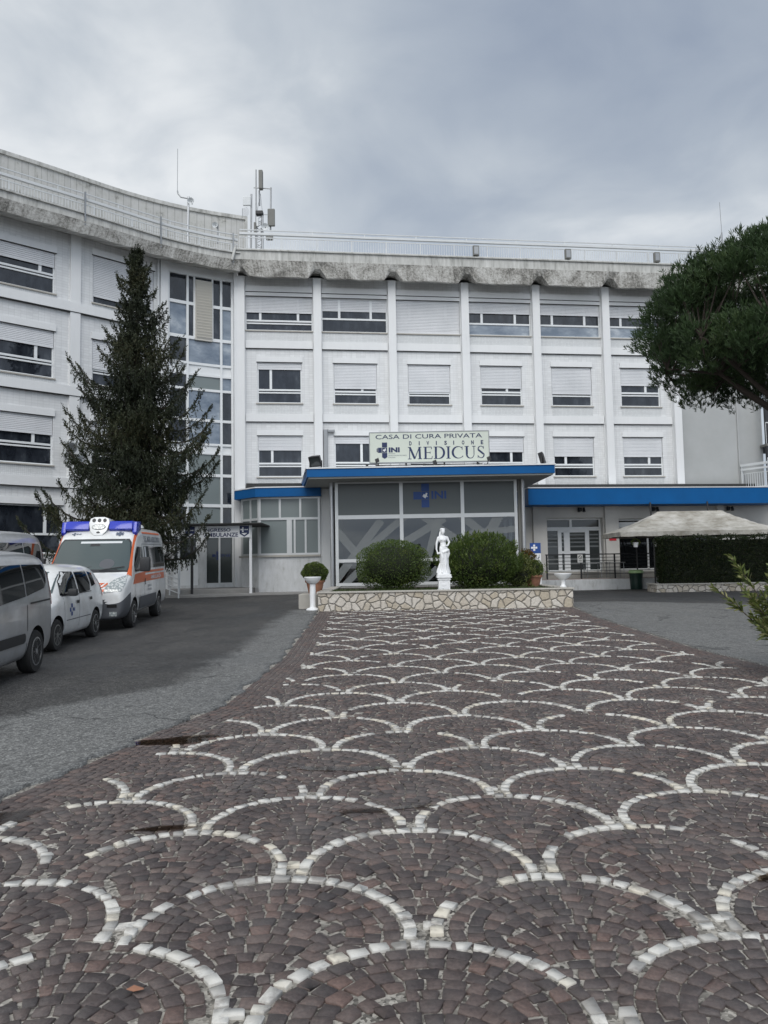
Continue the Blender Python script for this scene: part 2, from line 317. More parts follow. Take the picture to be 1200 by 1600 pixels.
# ------------------------------------------------------------------ object helpers
WL = {}
def props(o, label=None, cat=None, group=None, kind=None):
    if label: o['label'] = label
    if cat: o['category'] = cat
    if group: o['group'] = group
    if kind: o['kind'] = kind
    return o
def thing(name, loc, label, cat, group=None, rot=None):
    o = bpy.data.objects.new(name, None); COL.objects.link(o); o.location = loc; o.empty_display_size = .2
    if rot: o.rotation_euler = rot
    WL[o.name] = Vector(loc); return props(o, label, cat, group)
def finish(me, name, mats, parent, world, smooth):
    for mt in (mats if isinstance(mats, (list, tuple)) else [mats]): me.materials.append(MATS[mt])
    o = bpy.data.objects.new(name, me); COL.objects.link(o)
    n = len(me.vertices); co = np.empty(n*3); me.vertices.foreach_get('co', co); co = co.reshape(-1, 3)
    if parent is None:
        base = Vector(((co[:, 0].min()+co[:, 0].max())/2, (co[:, 1].min()+co[:, 1].max())/2, co[:, 2].min()))
        me.vertices.foreach_set('co', (co-np.array(base)).ravel()); o.location = base; WL[o.name] = base
    else:
        o.parent = parent; WL[o.name] = WL[parent.name]
        if world: me.vertices.foreach_set('co', (co-np.array(WL[parent.name])).ravel())
    if smooth: me.polygons.foreach_set('use_smooth', [True]*len(me.polygons))
    me.update(); return o
class MB:
    def __init__(s, xf=None): s.v = []; s.f = []; s.mi = []; s.uv = []; s.xf = xf; s.sm = []
    def pt(s, p): s.v.append(tuple(p)); return len(s.v)-1
    def face(s, idx, mi=0): s.f.append(tuple(idx)); s.mi.append(mi)
    def quad(s, a, b, c, d, mi=0): i = [s.pt(p) for p in (a, b, c, d)]; s.face(i, mi)
    def poly(s, pts, mi=0): s.face([s.pt(p) for p in pts], mi)
    def box(s, x0, x1, y0, y1, z0, z1, mi=0, seg=1):
        if x1 < x0: x0, x1 = x1, x0
        if y1 < y0: y0, y1 = y1, y0
        if z1 < z0: z0, z1 = z1, z0
        for k in range(seg):
            a = x0+(x1-x0)*k/seg; b = x0+(x1-x0)*(k+1)/seg
            p = [s.pt(q) for q in ((a, y0, z0), (b, y0, z0), (b, y1, z0), (a, y1, z0), (a, y0, z1), (b, y0, z1), (b, y1, z1), (a, y1, z1))]
            F = [(0, 3, 2, 1), (4, 5, 6, 7), (0, 1, 5, 4), (2, 3, 7, 6)]
            if k == 0: F.append((3, 0, 4, 7))
            if k == seg-1: F.append((1, 2, 6, 5))
            for q in F: s.face([p[i] for i in q], mi)
        return s
    def obox(s, c, ax, ay, az, mi=0):   # centre and half-axis vectors
        c, ax, ay, az = map(Vector, (c, ax, ay, az)); P = []
        for sz in (-1, 1):
            for sx, sy in ((-1, -1), (1, -1), (1, 1), (-1, 1)): P.append(s.pt(c+ax*sx+ay*sy+az*sz))
        for q in ((0, 3, 2, 1), (4, 5, 6, 7), (0, 1, 5, 4), (1, 2, 6, 5), (2, 3, 7, 6), (3, 0, 4, 7)): s.face([P[i] for i in q], mi)
        return s
    def tube(s, p, q, r, r2=None, n=8, mi=0, caps=True):
        p = Vector(p); q = Vector(q); r2 = r if r2 is None else r2; d = (q-p)
        if d.length < 1e-6: return s
        d.normalize(); a = d.orthogonal().normalized(); b = d.cross(a)
        A = [s.pt(p+(a*math.cos(2*math.pi*k/n)+b*math.sin(2*math.pi*k/n))*r) for k in range(n)]
        B = [s.pt(q+(a*math.cos(2*math.pi*k/n)+b*math.sin(2*math.pi*k/n))*r2) for k in range(n)]
        for k in range(n): s.face((A[k], A[(k+1) % n], B[(k+1) % n], B[k]), mi)
        if caps: s.face(A[::-1], mi); s.face(B, mi)
        return s
    def path(s, pts, r, n=8, mi=0):
        for i in range(len(pts)-1):
            ra = r[i] if isinstance(r, (list, tuple)) else r; rb = r[i+1] if isinstance(r, (list, tuple)) else r
            s.tube(pts[i], pts[i+1], ra, rb, n, mi)
        return s
    def lathe(s, prof, c=(0, 0, 0), n=24, mi=0, axis='z', fn=None):
        rows = []
        for (r, z) in prof:
            row = []
            for k in range(n):
                a = 2*math.pi*k/n; rr_ = r*(fn(a, z) if fn else 1)
                if axis == 'z': p = (c[0]+rr_*math.cos(a), c[1]+rr_*math.sin(a), c[2]+z)
                elif axis == 'y': p = (c[0]+rr_*math.cos(a), c[1]+z, c[2]-rr_*math.sin(a))
                else: p = (c[0]+z, c[1]+rr_*math.cos(a), c[2]+rr_*math.sin(a))
                row.append(s.pt(p))
            rows.append(row)
        for i in range(len(rows)-1):
            for k in range(n): s.face((rows[i][k], rows[i][(k+1) % n], rows[i+1][(k+1) % n], rows[i+1][k]), mi)
        s.face(rows[0][::-1], mi); s.face(rows[-1], mi); return s
    def prism(s, poly, z0, z1, mi=0, axis='z'):  # poly ccw in the two other axes
        def P(u, v_, h): return {'z': (u, v_, h), 'y': (u, h, v_), 'x': (h, u, v_)}[axis]
        A = [s.pt(P(u, v_, z0)) for u, v_ in poly]; B = [s.pt(P(u, v_, z1)) for u, v_ in poly]; n = len(poly)
        s.face(A[::-1], mi); s.face(B, mi)
        for k in range(n): s.face((A[k], A[(k+1) % n], B[(k+1) % n], B[k]), mi)
        return s
    def build(s, name, mats, parent=None, world=True, smooth=False, bevel=0.0, fixn=True):
        me = bpy.data.meshes.new(name)
        V = [s.xf(*p) for p in s.v] if s.xf else s.v
        me.from_pydata([tuple(p) for p in V], [], s.f)
        if len(set(s.mi)) > 1: me.polygons.foreach_set('material_index', s.mi)
        uvl = me.uv_layers.new(name='UVMap'); me.polygons.foreach_get
        li = np.empty(len(me.loops), dtype=np.int32); me.loops.foreach_get('vertex_index', li)
        loc = np.array([tuple(p) for p in s.v], dtype=float).reshape(-1, 3)
        uvl.data.foreach_set('uv', np.stack([loc[li, 0]+loc[li, 1]*.999, loc[li, 2]], 1).astype(np.float32).ravel())
        if fixn or bevel:
            bm = bmesh.new(); bm.from_mesh(me)
            if bevel:
                bmesh.ops.remove_doubles(bm, verts=bm.verts, dist=1e-5)
            bmesh.ops.recalc_face_normals(bm, faces=bm.faces)
            if bevel:
                es = [e_ for e_ in bm.edges if e_.is_manifold and e_.calc_face_angle(0) > .5]
                bmesh.ops.bevel(bm, geom=es, offset=bevel, segments=2, affect='EDGES', profile=.6, clamp_overlap=True)
            bm.to_mesh(me); bm.free()
        o = finish(me, name, mats, parent, world, smooth)
        if smooth:
            try:
                mod = None; me.set_sharp_from_angle(angle=R(38))
            except Exception: pass
        return o
def raw_mesh(name, V, F4, mats, parent=None, tint=None, world=True, smooth=False, kind='quads'):
    """numpy mesh: V (n,3), F (m,k)"""
    me = bpy.data.meshes.new(name); V = np.asarray(V, dtype=np.float32); F4 = np.asarray(F4, dtype=np.int32)
    m_, k = F4.shape
    me.vertices.add(len(V)); me.vertices.foreach_set('co', V.ravel())
    me.loops.add(m_*k); me.loops.foreach_set('vertex_index', F4.ravel())
    me.polygons.add(m_); me.polygons.foreach_set('loop_start', np.arange(0, m_*k, k, dtype=np.int32)); me.polygons.foreach_set('loop_total', np.full(m_, k, dtype=np.int32))
    me.update(calc_edges=True)
    if tint is not None:
        a = me.attributes.new('tint', 'FLOAT', 'FACE'); a.data.foreach_set('value', np.asarray(tint, dtype=np.float32))
    return finish(me, name, mats, parent, world, smooth)
# text as a flat mesh in local x (right), z (up); returns verts list, faces list scaled to w x h
def text_geo(txt, w_=None, h_=None, bold=0.0, spacing=1.0, shear=0.0):
    cu = bpy.data.curves.new('t', 'FONT'); cu.body = txt; cu.size = 1; cu.offset = bold; cu.space_character = spacing; cu.shear = shear; cu.resolution_u = 3
    ob = bpy.data.objects.new('t', cu); COL.objects.link(ob)
    dg = bpy.context.evaluated_depsgraph_get(); me = ob.evaluated_get(dg).to_mesh()
    V = [(v_.co.x, v_.co.y) for v_ in me.vertices]; F_ = [tuple(p.vertices) for p in me.polygons]
    ob.evaluated_get(dg).to_mesh_clear(); bpy.data.objects.remove(ob, do_unlink=True); bpy.data.curves.remove(cu)
    xs = [p[0] for p in V]; ys = [p[1] for p in V]; sx = (w_/(max(xs)-min(xs))) if w_ else 1; sy = (h_/(max(ys)-min(ys))) if h_ else sx
    if not w_: sx = sy
    return [((x-min(xs))*sx, (y-min(ys))*sy) for x, y in V], F_
def put_text(mb, txt, fn, w_=None, h_=None, mi=0, **kw):
    V, F_ = text_geo(txt, w_, h_, **kw); i0 = len(mb.v)
    for x, y in V: mb.v.append(tuple(fn(x, y)))
    for f in F_: mb.face([i0+k for k in f], mi)
# ------------------------------------------------------------------ the lie of the land
def gz(X, Y):
    if Y < 7.5: return 0.0
    if Y < 22.5: return .0225*(Y-7.5)
    if Y > 34: Y = 34
    k = min(1, max(0, (4-X)/6)); return .3375+(Y-22.5)/11*(.03+.2*k)
EL = ([-2, 4, 5.57, 6.62, 7.71, 9.0, 12.93, 22.6], [-4.6, -3.15, -2.75, -2.52, -2.31, -1.9, -1.72, -1.96])
ER = ([-2, 11.2, 13, 19, 22.6], [5.5, 5.45, 5.25, 5.2, 5.45])
edgeL = lambda Y: float(np.interp(Y, *EL)); edgeR = lambda Y: float(np.interp(Y, *ER))
# ground to the horizon
m = MB()
m.quad((-900, -900, -.35), (900, -900, -.35), (900, 1600, -.35), (-900, 1600, -.35))
props(m.build('ground', 'far_ground'), kind='structure')
# asphalt: two aprons beside the paving and the yard behind it
def asphalt_mesh():
    V = []; F_ = []; W = []
    def wear(X, Y):
        if X < 1.5: return X+2.75+max(0, (10.5-Y))*.75 if Y < 23 else -1.0+max(0, .8-(Y-23))
        return min(24.9-.9*max(0, X-7.2)-Y, 3.0) if X > 1.5 else 0
    def jit(Y, k): return .05*math.sin(Y*7.1+k)+.035*math.sin(Y*17.3+2*k)+.02*math.sin(Y*41+k)
    ys = list(np.concatenate([np.arange(-3, 10, .12), np.arange(10, 22.6, .3)]))
    def strip(xs_of, flip):
        rows = []
        for Y in ys:
            row = []
            for X in xs_of(Y):
                row.append(len(V)); V.append((X, Y, gz(X, Y)+.012)); W.append(wear(X, Y))
            # skirt at the paving edge
            X = xs_of(Y)[0]; row.insert(0, len(V)); V.append((X, Y, gz(X, Y)-.04)); W.append(wear(X, Y))
            rows.append(row)
        for i in range(len(rows)-1):
            for k in range(len(rows[0])-1):
                q = (rows[i][k], rows[i][k+1], rows[i+1][k+1], rows[i+1][k]); F_.append(q if flip else q[::-1])
    offs = [0, .1, .25, .5, .8, 1.2, 1.8, 2.5, 3.5, 5, 7, 10, 15, 25, 45]
    strip(lambda Y: [edgeL(Y)+jit(Y, 1)-o for o in offs], False)
    strip(lambda Y: [edgeR(Y)+jit(Y, 5)*.6+o for o in offs], True)
    # behind the paving
    xs = [-48, -30, -20, -15, -12, -10, -9, -8, -7, -6, -5, -4, -3.4, -2.8, -2.2, -1.96, -1, 0, 1.4, 1.6, 3, 4.5, 5.45, 6, 6.6, 7.4, 8.2, 9, 10, 11, 12, 13, 15, 18, 24, 34, 50]
    yy = [22.6, 22.9, 23.3, 23.7, 24.2, 24.7, 25.2, 26, 27, 28, 29, 30, 31, 32, 33, 34, 36, 45]
    g = [[None]*len(xs) for _ in yy]
    for i, Y in enumerate(yy):
        for k, X in enumerate(xs): g[i][k] = len(V); V.append((X, Y, gz(X, Y)+.012)); W.append(wear(X, Y))
    for i in range(len(yy)-1):
        for k in range(len(xs)-1): F_.append((g[i][k], g[i][k+1], g[i+1][k+1], g[i+1][k]))
    o = raw_mesh('asphalt_road', V, F_, 'asphalt')
    a = o.data.attributes.new('wear', 'FLOAT', 'POINT'); a.data.foreach_set('value', np.array(W, dtype=np.float32))
    props(o, kind='structure')
asphalt_mesh()
# mortar bed
V = []; F_ = []
ys = list(np.arange(-2, 22.9, .5))
for Y in ys:
    for t_ in np.linspace(0, 1, 9): X = edgeL(Y)-.15+(edgeR(Y)-edgeL(Y)+.3)*t_; V.append((X, Y, gz(X, Y)-.0105))
for i in range(len(ys)-1):
    for k in range(8): F_.append((i*9+k, i*9+k+1, i*9+k+10, i*9+k+9))
props(raw_mesh('paving_bed', V, F_, 'mortar'), kind='structure')

# cobbles laid in fish scales, each scale rimmed with white marble setts
def paving():
    RO = .632; Wd = 1.32; H_ = .695
    near_v = [[], []]; near_f = [[], []]; tints = [[], []]
    rnd = random.Random(5)
    def stone(poly, z0, mat, fine, tint):
        """poly: 4 corners ccw"""
        v_, f_, t_ = near_v[mat], near_f[mat], tints[mat]
        cxx = sum(p[0] for p in poly)/4; cyy = sum(p[1] for p in poly)/4
        tx, ty = rnd.gauss(0, .022), rnd.gauss(0, .022)
        hz = rnd.uniform(-.003, .004)
        def Z(x, y): return z0+hz+(x-cxx)*tx+(y-cyy)*ty
        if fine:
            o = []
            for i in range(4):
                a, b, c = poly[i-1], poly[i], poly[(i+1) % 4]; k1 = rnd.uniform(.03, .12); k2 = rnd.uniform(.03, .12)
                o.append((b[0]+(a[0]-b[0])*k1, b[1]+(a[1]-b[1])*k1)); o.append((b[0]+(c[0]-b[0])*k2, b[1]+(c[1]-b[1])*k2))
            o = [(x+rnd.gauss(0, .0022), y+rnd.gauss(0, .0022)) for x, y in o]; n = 8
        else: o = poly; n = 4
        i0 = len(v_)
        ins = (.965 if mat else .945) if fine else .93
        for x, y in o: v_.append((cxx+(x-cxx)*ins, cyy+(y-cyy)*ins, Z(x, y)+(rnd.gauss(0, .0009) if fine else 0)))
        if fine:
            for x, y in o: v_.append((cxx+(x-cxx)*.992, cyy+(y-cyy)*.992, Z(x, y)-.004))
        for x, y in o: v_.append((x, y, Z(x, y)-.028))
        f_.append(tuple(range(i0, i0+n))); t_.append(tint)
        for r_ in range(2 if fine else 1):
            for k in range(n):
                a = i0+r_*n+k; b = i0+r_*n+(k+1) % n; f_.append((a, a+n, b+n, b)); t_.append(tint)
    for j in range(-6, 29):
        cy_ = 3.50+H_*j; x0 = .78 if j % 2 == 0 else .13
        for k in range(-5, 6):
            cx_ = x0+Wd*k
            if cx_ < edgeL(cy_)-1 or cx_ > edgeR(cy_)+1: continue
            fronts = [(cx_+.66, cy_-H_), (cx_-.66, cy_-H_), (cx_, cy_-2*H_)]; cells = {}
            wob = rnd.uniform(-.012, .012)
            for ring in range(19):
                top_ = .605-.079*ring+(wob if ring else 0)
                rad = max(top_, .36); cyr = cy_-(rad-top_)
                ln = .088 if ring == 0 else rnd.uniform(.078, .094)
                n = int(round(2*math.pi*rad/ln))
                ph = rnd.uniform(0, 6.28); cuts = [ph+2*math.pi*(i+rnd.uniform(-.17, .17))/n for i in range(n)]
                for i in range(n):
                    a0 = cuts[i]; a1 = cuts[(i+1) % n]+(2*math.pi if i == n-1 else 0)
                    am = (a0+a1)/2
                    px_ = cx_+rad*math.cos(am); py_ = cyr+rad*math.sin(am)
                    if rad > top_+.01 and math.sin(am) < .42: continue
                    if py_ < .6 or py_ > 22.42: continue
                    dm = min(math.hypot(px_-fx, py_-fy) for fx, fy in fronts)
                    if dm < RO+(.012 if ring == 0 else -.028): continue
                    if math.hypot(px_-cx_, py_-cy_) > RO-.02 and ring: continue
                    kx_, ky_ = int(px_/.08), int(py_/.08)
                    if any(math.hypot(px_-a_, py_-b_) < .060 for u_ in (-1, 0, 1) for v2 in (-1, 0, 1) for a_, b_ in cells.get((kx_+u_, ky_+v2), ())): continue
                    cells.setdefault((kx_, ky_), []).append((px_, py_))
                    band = min(px_-edgeL(py_), edgeR(py_)-px_)
                    if band < .42: continue
                    shrink = 1.0; low_ = dm < RO+.045
                    fine = py_ < 7.5
                    # settling that bends the lines of the pattern a little
                    hw = .0285 if ring == 0 else .0358
                    g = (.0040 if ring else .0062)/max(rad, .05)
                    r1, r2 = rad-hw*shrink, rad+hw*shrink
                    a0g, a1g = a0+g*1.4, a1-g*1.4
                    if shrink < 1: mm = (a0g+a1g)/2; a0g = mm+(a0g-mm)*.8; a1g = mm+(a1g-mm)*.8
                    P = [(r1, a0g), (r2, a0g), (r2, a1g), (r1, a1g)]
                    js = .0040 if ring else .0035
                    q = []
                    for r_, a_ in P:
                        x = cx_+r_*math.cos(a_)+rnd.gauss(0, js); y = cyr+r_*math.sin(a_)+rnd.gauss(0, js)
                        wx = .018*math.sin(y*1.9+x*.7)+.012*math.sin(x*3.1+1); wy = .020*math.sin(x*1.7-y*.6)+.012*math.sin(y*2.9)
                        q.append((x+wx, y+wy))
                    if rnd.random() < .004: continue     # a missing sett
                    white = ring == 0
                    if white and (rnd.random() < .04 or math.sin(px_*3.1+py_*1.7)+math.sin(py_*5.3-px_*2.2) > 1.72): white = False
                    sink = (-.006 if low_ and ring else -.002) if not white else .003
                    stone(q, gz(px_, py_)+sink, 1 if white else 0, fine, rnd.random())
    # straight border courses along both edges
    for side in (0, 1):
        for c in range(5):
            Y = .6
            while Y < 22.4:
                ln = rnd.uniform(.075, .105); off = .03+.08*c
                ps = []
                for yy_, oo in ((Y, off), (Y, off+.072), (Y+ln-.01, off+.072), (Y+ln-.01, off)):
                    X = edgeL(yy_)+oo if side == 0 else edgeR(yy_)-oo
                    ps.append((X+rnd.gauss(0, .004), yy_+rnd.gauss(0, .004)))
                if side == 1: ps = ps[::-1]
                ps = ps if side else ps
                stone(ps, gz(ps[0][0], Y)-.002, 0, Y < 8.5, min(1, rnd.random()*.7+.25)); Y += ln
    for mat, nm, mt in ((0, 'cobble_paving', 'porphyry'), (1, 'marble_setts', 'white_marble')):
        me = bpy.data.meshes.new(nm); V_, F2 = near_v[mat], near_f[mat]
        tot = np.array([len(f) for f in F2], dtype=np.int32); idx = np.concatenate([np.array(f, dtype=np.int32) for f in F2])
        me.vertices.add(len(V_)); me.vertices.foreach_set('co', np.array(V_, dtype=np.float32).ravel())
        me.loops.add(len(idx)); me.loops.foreach_set('vertex_index', idx); me.polygons.add(len(F2))
        me.polygons.foreach_set('loop_start', np.concatenate([[0], np.cumsum(tot)[:-1]]).astype(np.int32)); me.polygons.foreach_set('loop_total', tot)
        me.update(calc_edges=True)
        bm = bmesh.new(); bm.from_mesh(me); bmesh.ops.recalc_face_normals(bm, faces=bm.faces); bm.to_mesh(me); bm.free()
        a = me.attributes.new('tint', 'FLOAT', 'FACE'); a.data.foreach_set('value', np.array(tints[mat], dtype=np.float32))
        props(finish(me, nm, mt, None, True, False), kind='structure')
paving()
def blob(cx_, cy_, rx, ry, seed, n=40, rot=0.0):
    r_ = random.Random(seed); ph = [r_.uniform(0, 6.28) for _ in range(5)]; P = []
    for k in range(n):
        a = 2*math.pi*k/n; q = 1+.22*math.sin(2*a+ph[0])+.18*math.sin(3*a+ph[1])+.12*math.sin(5*a+ph[2])+.07*math.sin(9*a+ph[3])
        x, y = rx*q*math.cos(a), ry*q*math.sin(a); P.append((cx_+x*math.cos(rot)-y*math.sin(rot), cy_+x*math.sin(rot)+y*math.cos(rot)))
    return P
m = MB()
for i, (cx_, cy_, rx, ry, ro) in enumerate([(-2.05, 7.35, .52, .13, .2), (-2.62, 5.1, .30, .16, .4), (-.35, 6.25, .45, .07, -.15), (-1.98, 3.45, .10, .22, .1), (-.05, 5.2, .26, .05, .2), (-1.4, 4.9, .2, .04, .2), (1.98, 4.02, .16, .05, .3)]):
    P = blob(cx_, cy_, rx, ry, i, 40, ro); m.poly([(x, y, gz(x, y)+.0045) for x, y in P])
props(m.build('rain_puddles', 'puddle', fixn=False), kind='structure')
# dry leaf and wet gutter beside the paving at left
# ------------------------------------------------------------------ facade coordinates: s along the wall, d outwards, z up
PR0 = Vector((-6.63, 34.64)); tR = Vector((1, .13)).normalized(); nR = Vector((tR.y, -tR.x))
def FR(s, d, z): p = PR0+tR*s+nR*d; return (p.x, p.y, z)
LPt = [(-3.8, 35.25), (-6.63, 34.64), (-9.40, 33.05), (-12.26, 30.4), (-15.15, 27.75), (-17.9, 24.9), (-20.4, 21.9)]
_c = []
for i in range(1, len(LPt)-2):
    p0_, p1_, p2_, p3_ = map(np.array, LPt[i-1:i+3])
    for k in range(40):
        t_ = k/40; _c.append(.5*((2*p1_)+(-p0_+p2_)*t_+(2*p0_-5*p1_+4*p2_-p3_)*t_*t_+(-p0_+3*p1_-3*p2_+p3_)*t_**3))
_c.append(np.array(LPt[-2])); LCv = np.array(_c); LSv = np.concatenate([[0], np.cumsum(np.hypot(*np.diff(LCv, axis=0).T))])
def FL(s, d, z):
    q = max(s, 0.0); x = float(np.interp(q, LSv, LCv[:, 0])); y = float(np.interp(q, LSv, LCv[:, 1])); q0, q1 = max(0.0, q-.05), q+.05
    a = float(np.interp(q1, LSv, LCv[:, 0])-np.interp(q0, LSv, LCv[:, 0])); b = float(np.interp(q1, LSv, LCv[:, 1])-np.interp(q0, LSv, LCv[:, 1])); l_ = math.hypot(a, b)
    if s < 0: x += a/l_*s; y += b/l_*s
    return (x-b/l_*d, y+a/l_*d, z)

B = thing('hospital_building', (FR(9, 0, 0)[0], FR(9, 0, 0)[1], .4), 'large white tiled hospital block, four storeys, curved left wing, stained concrete roof edge', 'building')
def wall(mb, s0, s1, z0, z1, holes, seg=0, rev=.2, mi=0, d=0.0, base=0.0):
    """front sheet with real holes and their reveals"""
    ss = sorted(set([s0, s1]+[h[0] for h in holes]+[h[1] for h in holes]+([s0+(s1-s0)*k/seg for k in range(seg)] if seg else [])))
    zs = sorted(set([z0, z1]+[h[2] for h in holes]+[h[3] for h in holes]))
    for a, b in zip(ss[:-1], ss[1:]):
        for c, e_ in zip(zs[:-1], zs[1:]):
            ms, mz = (a+b)/2, (c+e_)/2
            if any(h[0] < ms < h[1] and h[2] < mz < h[3] for h in holes): continue
            mb.quad((a, d, c), (b, d, c), (b, d, e_), (a, d, e_), mi)
    for h in holes:
        a, b, c, e_ = h
        for k in range(4 if seg else 1):
            u0_ = a+(b-a)*k/(4 if seg else 1); u1_ = a+(b-a)*(k+1)/(4 if seg else 1)
            mb.quad((u0_, d, c), (u1_, d, c), (u1_, d-rev, c), (u0_, d-rev, c), mi); mb.quad((u0_, d, e_), (u1_, d, e_), (u1_, d-rev, e_), (u0_, d-rev, e_), mi)
        mb.quad((a, d, c), (a, d-rev, c), (a, d-rev, e_), (a, d, e_), mi); mb.quad((b, d, c), (b, d-rev, c), (b, d-rev, e_), (b, d, e_), mi)
def shutter(mb, s0, s1, z0, z1, d, pitch=.072):
    n = max(1, int(round((z1-z0)/pitch))); h = (z1-z0)/n
    for k in range(n):
        za = z0+k*h
        mb.quad((s0, d, za), (s1, d, za), (s1, d+.013, za+h*.12), (s0, d+.013, za+h*.12)); mb.quad((s0, d+.013, za+h*.12), (s1, d+.013, za+h*.12), (s1, d+.012, za+h*.88), (s0, d+.012, za+h*.88))
        mb.quad((s0, d+.012, za+h*.88), (s1, d+.012, za+h*.88), (s1, d-.012, za+h), (s0, d-.012, za+h))
    mb.box(s0, s1, d-.012, d+.018, z0-.045, z0)
def window(xf, s0, s1, z0, z1, mulls, tz, shut, parent=None, sill=True, upper='glass_dark', lower='glass_dark', gap=True, fr_='frame_white', split=False, label=None):
    """mulls: fractions of the upper lights; tz: fraction of the height of the transom; shut: part of the height under the roller shutter"""
    parent = parent or B
    H_ = z1-z0; W_ = s1-s0; D = -.13; zt = z0+H_*tz
    f = MB(xf); t = .055
    f.box(s0, s0+t, D, D+.06, z0, z1); f.box(s1-t, s1, D, D+.06, z0, z1)
    f.box(s0+t, s1-t, D, D+.06, z0, z0+t); f.box(s0+t, s1-t, D, D+.06, z1-t, z1); f.box(s0+t, s1-t, D, D+.065, zt-.04, zt+.04)
    if gap: f.box(s0+t, s1-t, D+.005, D+.075, zt-.16, zt-.10)
    for q in mulls: f.box(s0+W_*q-.055, s0+W_*q+.055, D, D+.07, zt+.04, z1-t)
    o = f.build('window', fr_, parent)
    if label: o['label'] = label
    def pane(a, b, c, e_, mat):
        g = MB(xf); g.quad((a, D+.02, c), (b, D+.02, c), (b, D+.02, e_), (a, D+.02, e_)); g.build('pane', mat, o)
    ms = [0]+list(mulls)+[1]
    zs_ = z1-H_*shut
    for a, b in zip(ms[:-1], ms[1:]):
        if zs_ > zt+.05: pane(s0+W_*a+.05, s0+W_*b-.05, zt+.03, z1-t, upper)
    pane(s0+.04, s1-.04, z0+.04, zt-.03, lower)
    if shut > 0:
        m_ = MB(xf)
        if split:
            for a, b in zip(ms[:-1], ms[1:]): shutter(m_, s0+W_*a+.04, s0+W_*b-.04, zs_, z1-.005, D+.05)
        else: shutter(m_, s0+.02, s1-.02, zs_, z1-.005, D+.085)
        m_.build('roller_shutter', 'shutter_plastic', o, fixn=False)
    if sill:
        m_ = MB(xf); m_.box(s0-.06, s1+.06, -.10, .07, z0-.05, z0-.003); m_.build('sill', 'travertine', o)
    return o

# ---------- right wing
wr = MB(FR); trim = MB(FR); mos = MB(FR); wins = []
PS = [.2+3.5*k for k in range(7)]
holes = []
row3 = [(.44, [.22, .78], .30), (.34, [.27, .75], .40), (.955, [.22, .78], .42), (.30, [.22, .75], .36), (.30, [.22, .75], .36), (.33, [.22, .75], .36)]
row2 = [(.15, [.30], .33), (.60, [.66], .31), (.655, [.66], .30), (.54, [.64], .34), (.67, [.64], .33), (.43, [.64], .36)]
row1 = [(.33, [.32], .33), (.16, [.62], .35), (.4, [.62], .35), (.36, [.70], .35), (.47, [.30], .30), (.48, [.66], .30)]
for k in range(6):
    c = PS[k]+1.75
    holes += [(c-1.55, c+1.55, 12.55, 14.15), (c-1.01, c+1.01, 9.16, 11.06), (c-1.01, c+1.01, 5.75, 7.65)]
wall(wr, .0, 21.55, .3, 15.1, holes)
for k in range(6):
    c = PS[k]+1.75
    for zlo, zhi in ((5.27, 8.29), (8.66, 11.70)):
        for s_ in (c-1.32, c+1.32): wr.box(s_-.012, s_+.012, 0, .012, zlo, zhi)
wr.build('wall', 'tile_wall', B, fixn=False)
def bits(xf, name, mat, boxes, parent=None, seg=False):
    for q in boxes:
        m_ = MB(xf); m_.box(*q, seg=max(1, int((q[1]-q[0])/.5)) if seg else 1); m_.box(q[0], q[1], q[2], q[3]*.8, q[4]-.024, q[4]-.0005, mi=1, seg=max(1, int((q[1]-q[0])/.5)) if seg else 1) if name in ('string_course', 'lintel') else None; m_.build(name, [mat, 'shadow_line'] if name in ('string_course', 'lintel') else mat, parent or B)  # second box: dark strip painted as the shadow line below the course
for k in range(6):
    c = PS[k]+1.75; l0, r0_ = PS[k]+.215, PS[k+1]-.215
    bits(FR, 'apron_tiles', 'tile_mosaic', [(c-1.55, c+1.55, .0, .012, 12.07, 12.49)]+[(c-1.01, c+1.01, 0, .012, zb, zb+.41) for zb in (8.68, 5.28)])
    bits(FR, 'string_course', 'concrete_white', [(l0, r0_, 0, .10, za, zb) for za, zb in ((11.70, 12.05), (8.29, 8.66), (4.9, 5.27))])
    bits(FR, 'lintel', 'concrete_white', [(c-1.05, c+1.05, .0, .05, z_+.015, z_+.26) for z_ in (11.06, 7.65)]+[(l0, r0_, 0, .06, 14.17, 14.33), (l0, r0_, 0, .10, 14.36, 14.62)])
pil_m = MB(FR)
for k, s_ in enumerate(PS):
    p_ = MB(FR); p_.box(s_-.18, s_+.18, 0, .28, .5, 15.0); p_.box(s_-.21, s_-.18, 0, .05, .5, 15.0); p_.box(s_+.18, s_+.21, 0, .05, .5, 15.0); p_.build('pilaster', 'concrete_white', B)
for k in range(6):
    c = PS[k]+1.75; sh, mu, tz = row3[k]
    window(FR, c-1.55, c+1.55, 12.55, 14.15, mu, tz, sh, lower='glass_painted_sky' if k in (3, 4, 5) else 'glass_dark', gap=(k == 0), split=(k == 1))
    sh, mu, tz = row2[k]; window(FR, c-1.01, c+1.01, 9.16, 11.06, mu, tz, sh)
    sh, mu, tz = row1[k]; window(FR, c-1.01, c+1.01, 5.75, 7.65, mu, tz, sh)
# plain rendered end
e_ = MB(FR); e_.box(21.55, 25.75, -8, -.02, .3, 15.15); e_.build('wall', 'grey_render', B)
e_ = MB(FR); e_.box(24.4, 24.48, -.02, .05, 5.2, 15.1); e_.build('downpipe', 'grey_render', B)
